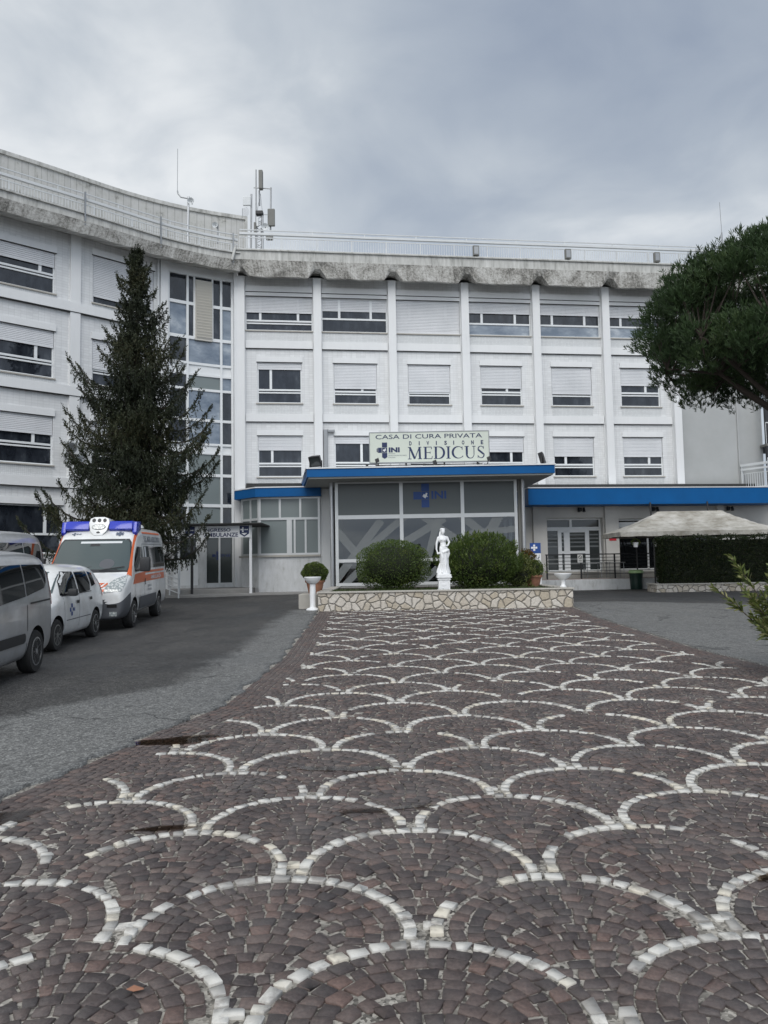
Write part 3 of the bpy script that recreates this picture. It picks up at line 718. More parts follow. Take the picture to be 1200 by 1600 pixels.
# body of the block behind the skins
core = MB(); cs = [FR(s_, -.45, 0)[:2] for s_ in (25.6, 13, .3)]+[FL(s_, -.45, 0)[:2] for s_ in (.6, 3, 5, 7, 9, 11, 13, 14.8)]
bk = [FL(s_, -14, 0)[:2] for s_ in (14.8, 9)]+[FR(4, -13, 0)[:2], FR(25.6, -13, 0)[:2]]
core.prism(cs+bk, .2, 15.2); core.build('core', 'dark_interior', B)
def lip(xf, ss, zb, zm, zt, name):
    m_ = MB(xf); rows = []
    for s_ in ss:
        b = zb(s_)
        prof = [(0.0, zm-.25), (.72, b+.02), (.93, b), (1.05, zm), (.95, zm+.03)]
        rows.append([m_.pt((s_, d, z)) for d, z in prof])
    for i in range(len(rows)-1):
        for k in range(len(rows[0])-1): m_.face((rows[i][k], rows[i+1][k], rows[i+1][k+1], rows[i][k+1]))
    m_.face(rows[0]); m_.face(rows[-1])
    m_.build(name, 'stained_concrete', B)
    m_ = MB(xf); rows = []
    for s_ in ss:
        prof = [(.95, zm+.03), (.95, zt-.06), (1.02, zt-.06), (1.02, zt), (-7, zt), (-7, zt-.3), (-.2, zt-.35)]
        rows.append([m_.pt((s_, d, z)) for d, z in prof])
    for i in range(len(rows)-1):
        for k in range(len(rows[0])-1): m_.face((rows[i][k], rows[i+1][k], rows[i+1][k+1], rows[i][k+1]))
    m_.face(rows[0]); m_.face(rows[-1]); m_.build('roof_slab', 'slab_band', B)
def zbR(s_):
    k = min(PS, key=lambda p: abs(p-s_)); d = abs(s_-k); base = 14.75+.02*math.sin(s_*3)
    return 15.17 if d < .13 else (15.17+(base-15.17)*min(1, (d-.13)/.30))
ssR = sorted(set([.0]+[round(p+o, 3) for p in PS for o in (-.43, -.13, .13, .43)]+[round(x, 2) for x in np.arange(.7, 25.8, .5)])); ssR = [s_ for s_ in ssR if -.01 <= s_ <= 25.9]
lip(FR, ssR, zbR, 15.47, 15.98, 'roof_lip')
lip(FL, list(np.arange(0.0, 14.95, .35)), lambda s_: 14.97+.02*math.sin(s_*4), 15.44, 15.82, 'roof_lip')
# roof railing, one piece per wing
def railing(xf, s0, s1, d, zb, hz, mat, step=.115, post=1.6, seg=.8):
    m_ = MB(xf); s_ = s0
    pts = list(np.arange(s0, s1, seg))+[s1]
    for a, b in zip(pts[:-1], pts[1:]):
        m_.box(a, b, d-.025, d+.025, hz[0]-.02, hz[0]+.02); m_.box(a, b, d-.06, d+.06, hz[1]-.05, hz[1]+.05)
        m_.box(a, b, d-.015, d+.015, hz[2]-.02, hz[2]+.02); m_.box(a, b, d-.015, d+.015, zb+.05, zb+.08)
    for s_ in np.arange(s0, s1, step): m_.box(s_-.009, s_+.009, d-.009, d+.009, zb+.05, hz[2])
    for s_ in np.arange(s0+.3, s1, post): m_.box(s_-.022, s_+.022, d-.03, d+.03, zb, hz[2]+.02)
    for s_ in np.arange(s0+.9, s1, 2.4): m_.box(s_-.02, s_+.02, d-.02, d+.02, hz[1], hz[0])
    m_.build('roof_railing', mat, B)
railing(FR, .2, 25.7, .85, 15.98, (16.92, 16.74, 16.57), 'rail_white')
railing(FL, .1, 14.9, .85, 15.82, (16.66, 16.42, 16.22), 'rail_white')
bits(FL, 'railing_post', 'steel_grey', [(s_-.03, s_+.03, .97, 1.03, 15.3, 16.66) for s_ in (3.92, .35, 7.2, 10.6)])
m_ = MB(); a_ = Vector(FL(.25, 1.0, 16.0)); b_ = Vector(FL(.45, 1.12, 15.35)); m_.tube(a_, b_, .06); m_.build('downpipe', 'slab_band', B)
# penthouse along the left wing
m_ = MB(FL)
wall(m_, -1.25, 14.9, 15.8, 19.45, [], seg=30, d=-3.5); m_.quad((-1.25, -3.5, 15.8), (-1.25, -9, 15.8), (-1.25, -9, 19.45), (-1.25, -3.5, 19.45))
m_.build('penthouse_wall', 'penthouse_wall', B, fixn=False)
m_ = MB(FL)
for k in range(30):
    a = -1.25+16.15*k/30; b = -1.25+16.15*(k+1)/30; m_.box(a, b, -9, -3.42, 19.45, 19.62)
m_.box(-1.25, -1.13, -3.55, -3.42, 15.9, 19.45)
m_.build('coping', 'slab_band', B)
# vents and little lights on the penthouse wall
m_ = MB(FL); m_.box(6.62, 7.1, -3.5, -3.42, 17.1, 17.65); m_.build('vent_grille', 'dark_box', B)

# ---------- left wing
wl = MB(FL); holes = [(7.98, 10.75, 12.60, 14.25), (3.78, 6.46, 12.60, 14.6), (7.98, 10.75, 9.20, 11.08), (3.78, 6.46, 9.20, 11.08), (7.98, 10.75, 5.76, 7.68), (3.78, 6.46, 5.76, 7.68), (7.6, 10.4, 2.32, 4.2)]
holes += [(11.6, 14.3, z0_, z1_) for z0_, z1_ in ((12.6, 14.25), (9.2, 11.08), (5.76, 7.68))]
wall(wl, 3.1, 14.9, .2, 15.3, holes, seg=24); wl.build('wall', 'tile_wall', B, fixn=False)
for h_, cfg in zip(holes, [(.33, [.20], .47), (.84, [.5], .40), (.33, [.24], .36), (.62, [.3], .34), (.36, [.26], .42), (.5, [.3], .35), (.0, [.22], .40), (.5, [.5], .4), (.5, [.5], .4), (.5, [.5], .4)]):
    window(FL, h_[0], h_[1], h_[2], h_[3], cfg[1], cfg[2], cfg[0], gap=cfg[0] < .8 and h_[2] > 5)
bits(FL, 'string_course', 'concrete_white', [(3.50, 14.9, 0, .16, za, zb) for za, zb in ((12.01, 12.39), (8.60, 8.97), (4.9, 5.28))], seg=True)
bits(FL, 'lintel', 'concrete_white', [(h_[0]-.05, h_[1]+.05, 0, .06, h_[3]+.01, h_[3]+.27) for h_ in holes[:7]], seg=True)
bits(FL, 'apron_tiles', 'tile_mosaic', [(h_[0], h_[1], 0, .012, h_[2]-.55 if h_[2] < 12 or True else 0, h_[2]-.06) for h_ in holes[:6] if h_[2] > 5], seg=True)
for a, b in ((7.0, 7.40), (3.16, 3.50), (0.0, .16), (10.95, 11.3)):
    p_ = MB(FL); p_.box(a, b, 0, .12 if a > .1 else .28, .3, 15.25); p_.build('pilaster', 'concrete_white', B)
p_ = MB(FL); p_.tube((3.62, .12, 8.97), (3.62, .12, 15.2), .045); p_.build('downpipe', 'rail_white', B)
# stair tower glazing
sg = MB(FL); S0, S1 = .16, 3.16
rows_ = [(3.36, 4.36, 0), (4.50, 5.72, 0), (5.85, 6.72, 0), (6.80, 7.12, 1), (7.22, 8.19, 0), (8.31, 9.57, 0), (9.68, 10.24, 0), (10.34, 10.73, 1), (10.84, 11.88, 0), (12.02, 13.42, 0), (13.56, 14.75, 0)]
zc_ = 3.24
for za, zb, _t in rows_: sg.box(S0, S1, -.09, .01, zc_, za, seg=6); zc_ = zb
sg.box(S0, S1, -.12, .05, 14.75, 15.3, seg=6)
for s_ in (S0+.04, .70, 2.24, 3.11): sg.box(s_-.05, s_+.05, -.085, .02, 3.3, 14.75)
for s_ in (1.10, 1.93): sg.box(s_-.04, s_+.04, -.085, .02, 11.9, 14.75)
o = sg.build('stair_glazing', 'frame_white', B, fixn=True)
cols = [S0, .70, 2.24, 3.16]
for j, (za, zb, ty) in enumerate(rows_):
    for i in range(3):
        g = MB(FL); g.quad((cols[i], -.06, za), (cols[i+1], -.06, za), (cols[i+1], -.06, zb), (cols[i], -.06, zb))
        mt = 'glass_painted_sky' if (j, i) in ((8, 0), (8, 1), (5, 1), (9, 0), (9, 2), (6, 0), (4, 1)) else ('glass_frosted' if (j, i) in ((2, 1), (1, 1), (6, 1), (0, 1), (2, 2), (1, 2)) else 'glass_dark')
        g.build('pane', 'frame_white' if ty else mt, o, fixn=False)
g = MB(FL); g.box(1.12, 1.90, -.02, .10, 11.85, 14.6)
o2 = g.build('louver_panel', 'louver_cream', B)
g = MB(FL); n_ = 20
for k in range(n_):
    za = 11.9+(2.65)*k/n_; g.quad((1.15, .10, za), (1.87, .10, za), (1.87, .17, za+.10), (1.15, .17, za+.10)); g.quad((1.15, .17, za+.10), (1.87, .17, za+.10), (1.87, .10, za+.132), (1.15, .10, za+.132))
g.build('slats', 'louver_cream', o2, fixn=False)
# ---------- ground floor of the stair tower: ambulance doors
m_ = MB(FL)
wall(m_, .1, 3.16, .2, 3.24, [(.16, 1.42, .92, 3.14), (1.75, 2.85, .92, 3.14)], rev=.12, d=-.02); m_.build('wall', 'plaster_white', B, fixn=False)
f = MB(FL)
for a, b in ((.16, .22), (.75, .83), (1.36, 1.42)): f.box(a, b, -.12, -.04, .92, 3.14)
for a, b in ((.92, 1.0), (3.06, 3.14)): f.box(.22, 1.36, -.115, -.045, a, b)
o = f.build('sliding_door', 'frame_alu', B)
g = MB(FL); g.quad((.22, -.09, 1.0), (.75, -.09, 1.0), (.75, -.09, 3.06), (.22, -.09, 3.06)); g.quad((.83, -.09, 1.0), (1.36, -.09, 1.0), (1.36, -.09, 3.06), (.83, -.09, 3.06)); g.build('pane', 'glass_door', o, fixn=False)
g = MB(FL)
for (a, b, c_, d_) in ((.95, 1.1, 2.15, 2.27), (.80, .92, 2.28, 2.4), (.80, .92, 2.15, 2.27), (.80, .92, 2.02, 2.14)): g.box(a, b, -.084, -.08, c_, d_)
put_text(g, 'INI', lambda x, y: (.74-x, -.08, 2.15+y), .42, .13, bold=.02); g.build('logo', 'navy', o, fixn=False)
f = MB(FL); f.box(1.75, 2.85, -.12, -.05, .92, 1.15); f.box(1.75, 1.83, -.12, -.05, 1.15, 3.14); f.box(2.77, 2.85, -.12, -.05, 1.15, 3.14); f.box(1.83, 2.77, -.12, -.05, 3.06, 3.14); f.box(1.83, 2.77, -.12, -.05, 1.9, 2.05); f.box(1.83, 2.77, -.11, -.07, 1.15, 1.9)
o = f.build('door', 'frame_white', B)
g = MB(FL); g.quad((1.83, -.08, 2.05), (2.77, -.08, 2.05), (2.77, -.08, 3.06), (1.83, -.08, 3.06)); g.build('pane', 'glass_dark', o, fixn=False)
g = MB(FL); g.box(1.79, 1.81, -.05, .02, 1.92, 1.95); g.box(1.79, 1.92, .0, .02, 1.92, 1.95); g.build('handle', 'black_metal', o)
# grey duct climbing the wall behind the sign
g = MB(FR); s_ = 4.02; g.box(s_-.1, s_+.1, .02, .2, 5.3, 7.95); g.box(s_+.1, s_+.42, .02, .19, 7.80, 7.94); g.build('duct', 'steel_grey', B, bevel=.03)
# entry platform, ramp
m_ = MB(); m_.prism([(-9.6, 34.2), (-10.2, 32.2), (-8.7, 31.0), (-6.9, 31.6), (-5.6, 32.2), (-5.6, 34.4)], .2, .80); m_.prism([(-8.7, 30.95), (-6.9, 31.55), (-5.55, 32.15), (-2.7, 32.15), (-2.7, 31.5), (-5.5, 31.0), (-7.2, 30.2), (-8.6, 30.2)], .2, .62)
props(m_.build('entry_step', 'concrete', bevel=.02), kind='structure')

# ------------------------------------------------------------------ glazed waiting bay left of the entrance
W = thing('glazed_bay', (-4.3, 33.6, .6), 'low glazed bay with blue fascia and frosted windows left of the entrance hall', 'building annex')
m_ = MB(); m_.prism([(-2.75, 33.0), (-2.75, 34.9), (-6.2, 34.6), (-6.32, 33.95), (-5.4, 33.0)], .3, 2.08); m_.build('base_wall', 'plaster_white', W)
m_ = MB(); m_.prism([(-2.75, 32.92), (-2.75, 35.1), (-6.4, 34.5), (-6.42, 33.9), (-5.44, 32.92)], 2.08, 2.16); m_.build('sill', 'travertine', W)
m_ = MB(); m_.prism([(-2.7, 32.78), (-2.7, 35.1), (-6.5, 34.5), (-6.62, 33.95), (-5.5, 32.78)], 4.66, 5.04); m_.build('fascia', 'blue_paint', W)
m_ = MB(); m_.prism([(-2.7, 32.75), (-2.7, 35.1), (-6.5, 34.5), (-6.65, 33.95), (-5.51, 32.75)], 5.043, 5.09); m_.build('coping', 'white_paint', W)
m_ = MB(FR); m_.box(.42, 3.48, .02, .32, 5.09, 5.43); m_.build('flashing', 'bitumen', W)
def bayframe(P, Q, cols, name='window'):
    P = Vector(P); Q = Vector(Q); d = (Q-P); Ln = d.length; d.normalize(); n_ = Vector((d.y, -d.x))
    def xf(s_, dd, z): p = P+d*s_+n_*dd; return (p.x, p.y, z)
    f = MB(xf); mid = 3.72
    f.box(0, Ln, -.08, .0, 2.16, 2.24); f.box(0, Ln, -.08, 0, 4.58, 4.66); f.box(0, Ln, -.085, .005, mid-.05, mid+.05)
    for c in cols[0]: f.box(c-.045, c+.045, -.08, 0, mid+.05, 4.58)
    for c, ww in cols[1]: f.box(c-ww, c+ww, -.08, .0, 2.24, mid-.05)
    o = f.build(name, 'frame_alu', W)
    g = MB(xf); g.quad((0, -.04, 2.2), (Ln, -.04, 2.2), (Ln, -.04, 4.62), (0, -.04, 4.62)); g.build('pane', 'glass_frosted', o, fixn=False)
bayframe((-5.4, 33.0), (-2.75, 33.0), ([.05, .92, 1.8, 2.6], [(.05, .045), (1.32, .11), (1.55, .04), (2.02, .04), (2.6, .05)]))
bayframe((-6.32, 33.95), (-5.4, 33.0), ([.05, .7, 1.28], [(.05, .04), (.7, .04), (1.28, .04)]))
m_ = MB(); m_.box(-2.75, -2.2, 33.1, 35, .3, 5.0); m_.build('side_wall', 'concrete_white', W)

# ------------------------------------------------------------------ entrance hall
E_ = thing('entrance_hall', (1.8, 33.0, .6), 'glass fronted entrance hall under a flat canopy with a bright blue edge', 'entrance hall')
X0, X1, YF, YB, ZB, ZT = -1.97, 5.62, 31.0, 35.2, .84, 5.06
m_ = MB(); m_.box(X0-.1, X1+.1, YF-.35, YB, .2, ZB-.02); m_.build('floor', 'interior_floor', E_)
m_ = MB(); m_.box(X0, X1, YB-.3, YB-.1, ZB, ZT); m_.box(-.2, .1, 33.2, 33.5, ZB, ZT); m_.box(3.6, 3.95, 33.0, 33.35, ZB, ZT); m_.build('inner_wall', 'interior_wall', E_)
m_ = MB(); m_.box(.9, 3.0, 33.9, 34.5, ZB, ZB+1.1); m_.box(4.4, 5.2, 34.3, 34.8, ZB, ZB+2.0); m_.box(-1.6, -.6, 34.2, 34.8, ZB, ZB+.8); m_.build('reception_desk', 'dark_interior', E_)
can = [(-2.95, 29.5), (6.62, 29.5), (6.42, 35.0), (-3.75, 35.0)]
m_ = MB(); m_.prism([(x+.06*(1 if x < 0 else -1), y+(.06 if y < 30 else 0)) for x, y in can], 5.02, 5.10); m_.build('soffit', 'soffit', E_)
cn = MB(); cn.prism(can, 5.085, 5.40); cn.build('canopy', 'blue_paint', E_)
m_ = MB(); m_.prism([(x+(.04 if x > 0 else -.04), y-(.04 if y < 30 else 0)) for x, y in can], 5.403, 5.45); m_.build('coping', 'white_paint', E_)
f = MB()
for x in (.70, 3.17): f.box(x-.07, x+.07, YF-.06, YF+.06, ZB, ZT)
for x in (X0+.06, X1-.30): f.box(x-.06, x+.06, YF-.06, YF+.06, ZB, ZT)
for za, zb in ((ZB, ZB+.12), (1.78, 1.91), (3.52, 3.68), (ZT-.10, ZT)):
    for a, b in ((X0+.12, .63), (.77, 3.10), (3.24, X1-.36)): f.box(a, b, YF-.05, YF+.05, za, zb)
f.box(X0+.0, X0+.06, YF+.06, YB, ZB, ZT) if False else None
for y in (32.4, 33.8): f.box(X1-.36, X1-.24, y-.05, y+.05, ZB, ZT)
f.box(X1-.35, X1-.25, YF+.06, YB-.1, 3.54, 3.66); f.box(X1-.35, X1-.25, YF+.06, YB-.1, ZB, ZB+.1)
fr_o = f.build('glazing_frame', 'frame_alu', E_)
for a, b in ((X0+.12, .63), (.77, 3.10), (3.24, X1-.36)):
    for za, zb in ((ZB+.12, 1.78), (1.91, 3.52), (3.68, ZT-.1)):
        g = MB(); g.quad((a, YF, za), (b, YF, za), (b, YF, zb), (a, YF, zb)); g.build('pane', 'glass_hall', E_, fixn=False)
g = MB(); g.quad((X1-.30, YF+.06, ZB+.1), (X1-.30, YB-.3, ZB+.1), (X1-.30, YB-.3, ZT), (X1-.30, YF+.06, ZT)); g.build('pane', 'glass_hall', E_, fixn=False)
m_ = MB(); m_.box(X0-.02, X0+.1, YF+.1, YB, ZB, ZT); m_.build('side_wall', 'frame_alu', E_)
for x in (X0-.14, X1-.02):
    m_ = MB(); m_.tube((x, YF-.12, .5), (x, YF-.12, 5.03), .075, n=16); m_.build('column', 'galvanised', E_, smooth=True)
m_ = MB(); m_.box(X1-.2, X1-.06, YF-.02, YF+.12, ZB, 5.03); m_.build('dark_post', 'dark_box', E_)
# frosted film: bands on the panes
y_ = YF-.012
def clipx(poly, a, b, za, zb):
    def cut(P, ax, lim, keep_less):
        out_ = []
        for i in range(len(P)):
            p, q = P[i-1], P[i]; ip = (p[ax] <= lim) == keep_less; iq = (q[ax] <= lim) == keep_less
            if ip != iq:
                t_ = (lim-p[ax])/(q[ax]-p[ax]); out_.append((p[0]+(q[0]-p[0])*t_, p[1]+(q[1]-p[1])*t_))
            if iq: out_.append(q)
        return out_
    for ax, lim, k in ((0, a, False), (0, b, True), (1, za, False), (1, zb, True)):
        poly = cut(poly, ax, lim, k)
        if len(poly) < 3: return None
    return poly
def band(cx_, cz_, ang, ln, wd):
    ca, sa = math.cos(R(ang)), math.sin(R(ang)); return [(cx_+ca*u-sa*v_, cz_+sa*u+ca*v_) for u, v_ in ((-ln, -wd), (ln, -wd), (ln, wd), (-ln, wd))]
bands = [(-1.1, 2.2, 52, 1.6, .16), (-1.2, 2.2, -50, 1.6, .16), (0, 2.9, 40, 1.4, .14), (-1.3, 1.2, 45, 1, .13), (1.4, 2.9, 30, 1.2, .15), (1.9, 2.5, 75, 1.4, .14), (2.4, 3.0, -35, 1.2, .14), (4.1, 2.6, 62, 1.6, .20), (4.5, 2.95, 5, 1.2, .13), (3.7, 3.1, -40, 1.0, .16), (4.9, 2.2, -45, 1.2, .15), (4.0, 2.15, 0, 1.3, .08), (1.9, 1.3, 40, 1.2, .14), (4.3, 1.3, 50, 1.2, .14)]
for a, b in ((X0+.12, .63), (.77, 3.10), (3.24, X1-.36)):
    for za, zb in ((ZB+.12, 1.78), (1.91, 3.52)):
        m_ = MB(); dz = 0
        for bd in bands:
            P = clipx(band(*bd), a, b, za, zb); dz += .0006
            if P: m_.poly([(x, y_-dz, z) for x, z in P])
        if m_.f: m_.build('window_film', 'window_film', E_, fixn=False)
for a, b in ((X0+.12, .63), (.77, 3.10), (3.24, X1-.36)):
    m_ = MB(); m_.quad((a, y_+.006, 3.68), (b, y_+.006, 3.68), (b, y_+.006, ZT-.1), (a, y_+.006, ZT-.1)); m_.build('frosted_film', 'window_film_deep', E_, fixn=False)
# cross and letters on the middle pane
def cross_logo(mb, cx_, cz_, q, y, mi=0, arms=((0, 1), (0, -1), (-1, 0), (0, 0)), gap=.04):
    for ax, az in arms: mb.box(cx_+ax*q-q/2*(1-gap), cx_+ax*q+q/2*(1-gap), y-.006, y, cz_+az*q-q/2*(1-gap), cz_+az*q+q/2*(1-gap), mi)
m_ = MB(); cross_logo(m_, 1.68, 4.43, .325, YF-.02); put_text(m_, 'INI', lambda x, z: (1.93+x, YF-.026, 4.29+z), .60, .32, bold=.03); m_.build('logo', 'logo_blue', E_, fixn=False)
m_ = MB(); m_.poly([(1.68+p[0]*.3, YF-.0285, 4.43+p[1]*.3) for p in ((-.38, -.1), (-.2, .2), (.0, .1), (.1, .38), (.3, .3), (.2, 0), (.4, -.2), (.15, -.15), (.0, -.4), (-.15, -.3))]); m_.build('logo_motif', 'frame_alu', E_, fixn=False)

# ------------------------------------------------------------------ the big sign on the canopy
S = thing('roof_sign', (1.82, 29.95, 5.45), 'long pale green sign board reading CASA DI CURA PRIVATA DIVISIONE MEDICUS on the entrance canopy', 'sign')
sx0, sx1, sz0, sz1, sy = -.51, 4.15, 5.66, 6.83, 29.9
m_ = MB(); m_.box(sx0, sx1, sy, sy+.18, sz0, sz1); m_.build('board', 'sign_pale', S, bevel=.01)
m_ = MB()
for a, b, c, d in ((sx0-.02, sx1+.02, sz1, sz1+.03), (sx0-.02, sx1+.02, sz0-.03, sz0), (sx0-.03, sx0, sz0, sz1), (sx1, sx1+.03, sz0, sz1)): m_.box(a, b, sy-.012, sy+.19, c, d)
m_.build('frame', 'steel_grey', S)
m_ = MB()
for x in (-.2, .9, 2.4, 3.7): m_.box(x-.03, x+.03, sy+.05, sy+.11, 5.45, 5.64); m_.tube((x, sy+.1, 5.47), (x, sy+.9, 5.47), .02)
m_.tube((-.3, sy+.08, 5.55), (3.9, sy+.08, 5.55), .018); m_.build('bracket', 'black_metal', S)
kx = (sx1-sx0)/930.0; kz = (sz1-sz0)/223.0
def SX(u): return sx0+(u-85)*kx
def SZ(v_): return sz1-(v_-82)*kz
yy = sy-.005
m_ = MB(); put_text(m_, 'CASA DI CURA PRIVATA', lambda x, z: (SX(130)+x, yy, SZ(130)+z), 835*kx, 33*kz, bold=.004); m_.build('lettering', 'navy', S, fixn=False)
m_ = MB()
for ch, u in zip('DIVISIONE', (393, 468, 529, 602, 668, 738, 805, 878, 953)):
    ww = 7 if ch == 'I' else 20
    put_text(m_, ch, lambda x, z: (SX(u)+x, yy, SZ(181)+z), ww*kx, 31*kz, bold=.035)
m_.build('lettering', 'navy', S, fixn=False)
# roman capitals drawn stroke by stroke
def serif_word(mb, x0, z0, h, widths, y):
    def L_(p, q, w1, w2=None):
        w2 = w1 if w2 is None else w2; d = Vector((q[0]-p[0], q[1]-p[1])); d.normalize(); n_ = Vector((-d.y, d.x))
        P = [(p[0]+n_.x*w1/2, p[1]+n_.y*w1/2), (p[0]-n_.x*w1/2, p[1]-n_.y*w1/2), (q[0]-n_.x*w2/2, q[1]-n_.y*w2/2), (q[0]+n_.x*w2/2, q[1]+n_.y*w2/2)]; polys.append(P)
    def A_(cx_, cz_, rx, rz, a0, a1, wf, n=18):
        for i in range(n):
            t0 = R(a0+(a1-a0)*i/n); t1 = R(a0+(a1-a0)*(i+1)/n); P = []
            for t_, sg_ in ((t0, 1), (t1, 1), (t1, -1), (t0, -1)):
                w_ = wf(math.degrees(t_))/2*sg_; P.append((cx_+(rx+w_)*math.cos(t_), cz_+(rz+w_)*math.sin(t_)))
            polys.append(P)
    tk, th = .15, .055
    G = {}
    for ch in 'MEDICUS':
        polys = []
        if ch == 'M': L_((.13, 0), (.16, 1), th); L_((.16, .98), (.52, .03), tk); L_((.52, .03), (.86, .98), th); L_((.90, 0), (.87, 1), tk); L_((0, .025), (.28, .025), .05); L_((.74, .025), (1.06, .025), .05); L_((.02, .975), (.2, .975), .05); L_((.85, .975), (1.02, .975), .05); wd = 1.06
        if ch == 'E': L_((.16, 0), (.16, 1), tk); L_((0, .975), (.60, .975), .05); L_((0, .025), (.64, .025), .05); L_((.2, .52), (.50, .52), .05); L_((.59, .97), (.60, .80), .05); L_((.62, .03), (.65, .22), .05); L_((.5, .44), (.5, .6), .04); wd = .66
        if ch == 'D': L_((.16, 0), (.16, 1), tk); L_((0, .975), (.38, .975), .05); L_((0, .025), (.38, .025), .05); A_(.36, .5, .40, .475, -90, 90, lambda a: .05+.11*math.cos(R(a))); wd = .82
        if ch == 'I': L_((.16, 0), (.16, 1), tk); L_((0, .975), (.32, .975), .05); L_((0, .025), (.32, .025), .05); wd = .32
        if ch == 'C': A_(.48, .5, .42, .475, 48, 315, lambda a: .05+.11*max(0, -math.cos(R(a)))); L_((.76, .70), (.76, .98), .045); L_((.79, .12), (.81, .24), .04); wd = .84
        if ch == 'U': L_((.16, .34), (.16, 1), tk); L_((0, .975), (.32, .975), .05); A_(.42, .36, .27, .35, 180, 360, lambda a: .05+.08*max(0, math.cos(R(a-180)))); L_((.69, .36), (.69, 1), th); L_((.56, .975), (.82, .975), .05); wd = .82
        if ch == 'S': A_(.28, .74, .20, .235, 20, 200, lambda a: .05+.03*max(0, -math.cos(R(a)))); L_((.10, .68), (.46, .34), tk*.95); A_(.29, .27, .21, .245, -160, 25, lambda a: .05+.04*max(0, math.cos(R(a)))); L_((.47, .76), (.47, .98), .04); L_((.06, .03), (.06, .24), .04); wd = .54
        G[ch] = (polys, wd)
    tot = sum(G[c][1] for c in 'MEDICUS')+.10*6; k = widths/tot; x = x0; e = 0
    for c in 'MEDICUS':
        for P in G[c][0]:
            e += 1; mb.poly([(x+u*k, y-.0001*(e % 9), z0+v_*h) for u, v_ in P])
        x += (G[c][1]+.10)*k
m_ = MB(); serif_word(m_, SX(380), SZ(285), 92*kz, 600*kx, yy); m_.build('lettering', 'navy', S, fixn=False)
m_ = MB(); q = 40*kx; ccx, ccz = SX(200), SZ(213); cross_logo(m_, ccx, ccz, q, sy-.003, arms=((0, 0),)); 
m_.box(ccx-q/2, ccx+q/2, sy-.009, sy-.003, ccz+q*.56, ccz+q*1.5); m_.box(ccx-q/2, ccx+q/2, sy-.009, sy-.003, ccz-q*1.4, ccz-q*.56); m_.prism([(ccx-q/2, ccz-q*1.4), (ccx, ccz-q*1.7), (ccx+q/2, ccz-q*1.4)], sy-.009, sy-.003, axis='y')
m_.box(ccx-q*1.25, ccx-q*.56, sy-.009, sy-.003, ccz-q/2, ccz+q/2); m_.box(ccx-q*1.42, ccx-q*1.30, sy-.009, sy-.003, ccz-q*.42, ccz+q*.42); m_.box(ccx-q*1.56, ccx-q*1.48, sy-.009, sy-.003, ccz-q*.3, ccz+q*.3)
put_text(m_, 'INI', lambda x, z: (SX(232)+x, yy, SZ(231)+z), 86*kx, 38*kz, bold=.05); m_.build('logo', 'navy', S, fixn=False)
m_ = MB()
for i, (t_, u) in enumerate((('ISTITUTO', 282), ('NEUROTRAUMATOLOGICO', 374), ('ITALIANO', 284))): put_text(m_, t_, lambda x, z: (SX(230)+x, yy, SZ(244+i*14.5)+z), (u-230)*kx, 7.5*kz)
m_.build('small_print', 'text_grey', S, fixn=False)
m_ = MB()
for k_, c_ in ((0, 1), (1, 1)): m_.poly([(ccx+p[0]*q*.8, sy-.0105, ccz+p[1]*q*.8) for p in ((-.45, -.1), (-.2, .25), (.0, .1), (.1, .45), (.4, .3), (.2, 0), (.45, -.3), (.15, -.15), (.0, -.45), (-.15, -.3))]); break
m_.build('logo_motif', 'white_paint', S, fixn=False)
# flood lights
def floodlight(loc, yaw, tilt, s, label, grp='floodlights on the entrance canopy'):
    T = thing('floodlight', loc, label, 'floodlight', grp, (0, 0, yaw))
    m_ = MB(); ct, st = math.cos(tilt), math.sin(tilt)
    def P(x, y, z): return (x*s, (y*ct-z*st)*s, (z*ct+y*st)*s+.34*s)
    m_.xf = P; m_.prism([(-.32, -.08), (.32, -.08), (.24, .14), (-.24, .14)], -.26, .26, axis='z'); m_.build('housing', 'black_metal', T, world=False, bevel=.01)
    m_ = MB(P); m_.quad((-.27, -.083, -.21), (.27, -.083, -.21), (.27, -.083, .21), (-.27, -.083, .21)); m_.build('lens', 'glass_door', T, world=False, fixn=False)
    m_ = MB(P)
    for a, b, c, d in ((-.32, .32, .21, .26), (-.32, .32, -.26, -.21), (-.32, -.27, -.21, .21), (.27, .32, -.21, .21)): m_.box(a, b, -.10, -.08, c, d)
    m_.build('bezel', 'plastic_dark', T, world=False)
    m_ = MB(); m_.box(-.35*s, .35*s, -.03, .03, 0, .03); m_.box(-.36*s, -.33*s, -.02, .02, 0, .36*s); m_.box(.33*s, .36*s, -.02, .02, 0, .36*s); m_.build('yoke', 'black_metal', T, world=False)
floodlight((-2.62, 29.72, 5.455), R(-28), R(24), .80, 'large black floodlight with a glass lens standing on the left corner of the canopy')
floodlight((6.22, 29.85, 5.455), R(72), R(-14), .78, 'black floodlight seen edge on at the right end of the canopy')
for i, (x, lb) in enumerate(((-.28, 'small black spot lamp on an arm below the left end of the long sign'), (1.95, 'small black spot lamp below the middle of the long sign'), (4.05, 'small black spot lamp on an arm below the right end of the long sign'))):
    T = thing('spot_lamp', (x, 29.62, 5.455), lb, 'spot lamp', 'spot lamps lighting the sign')
    m_ = MB(); m_.path([(0, .25, .02), (0, .0, .06), (.02, -.06, .20 if i != 1 else .1)], .018); m_.box(-.3, .3, .2, .23, .02, .05); m_.build('arm', 'black_metal', T, world=False)
    m_ = MB(); m_.obox((.05, -.06, .24 if i != 1 else .13), (.07, 0, .03), (0, .06, .02), (-.02, 0, .07)); m_.build('head', 'plastic_dark', T, world=False, bevel=.01)
    m_ = MB(); m_.obox((-.35, .18, .06), (.05, 0, 0), (0, .04, 0), (0, 0, .06)); m_.build('ballast_box', 'plastic_dark', T, world=False, bevel=.01)

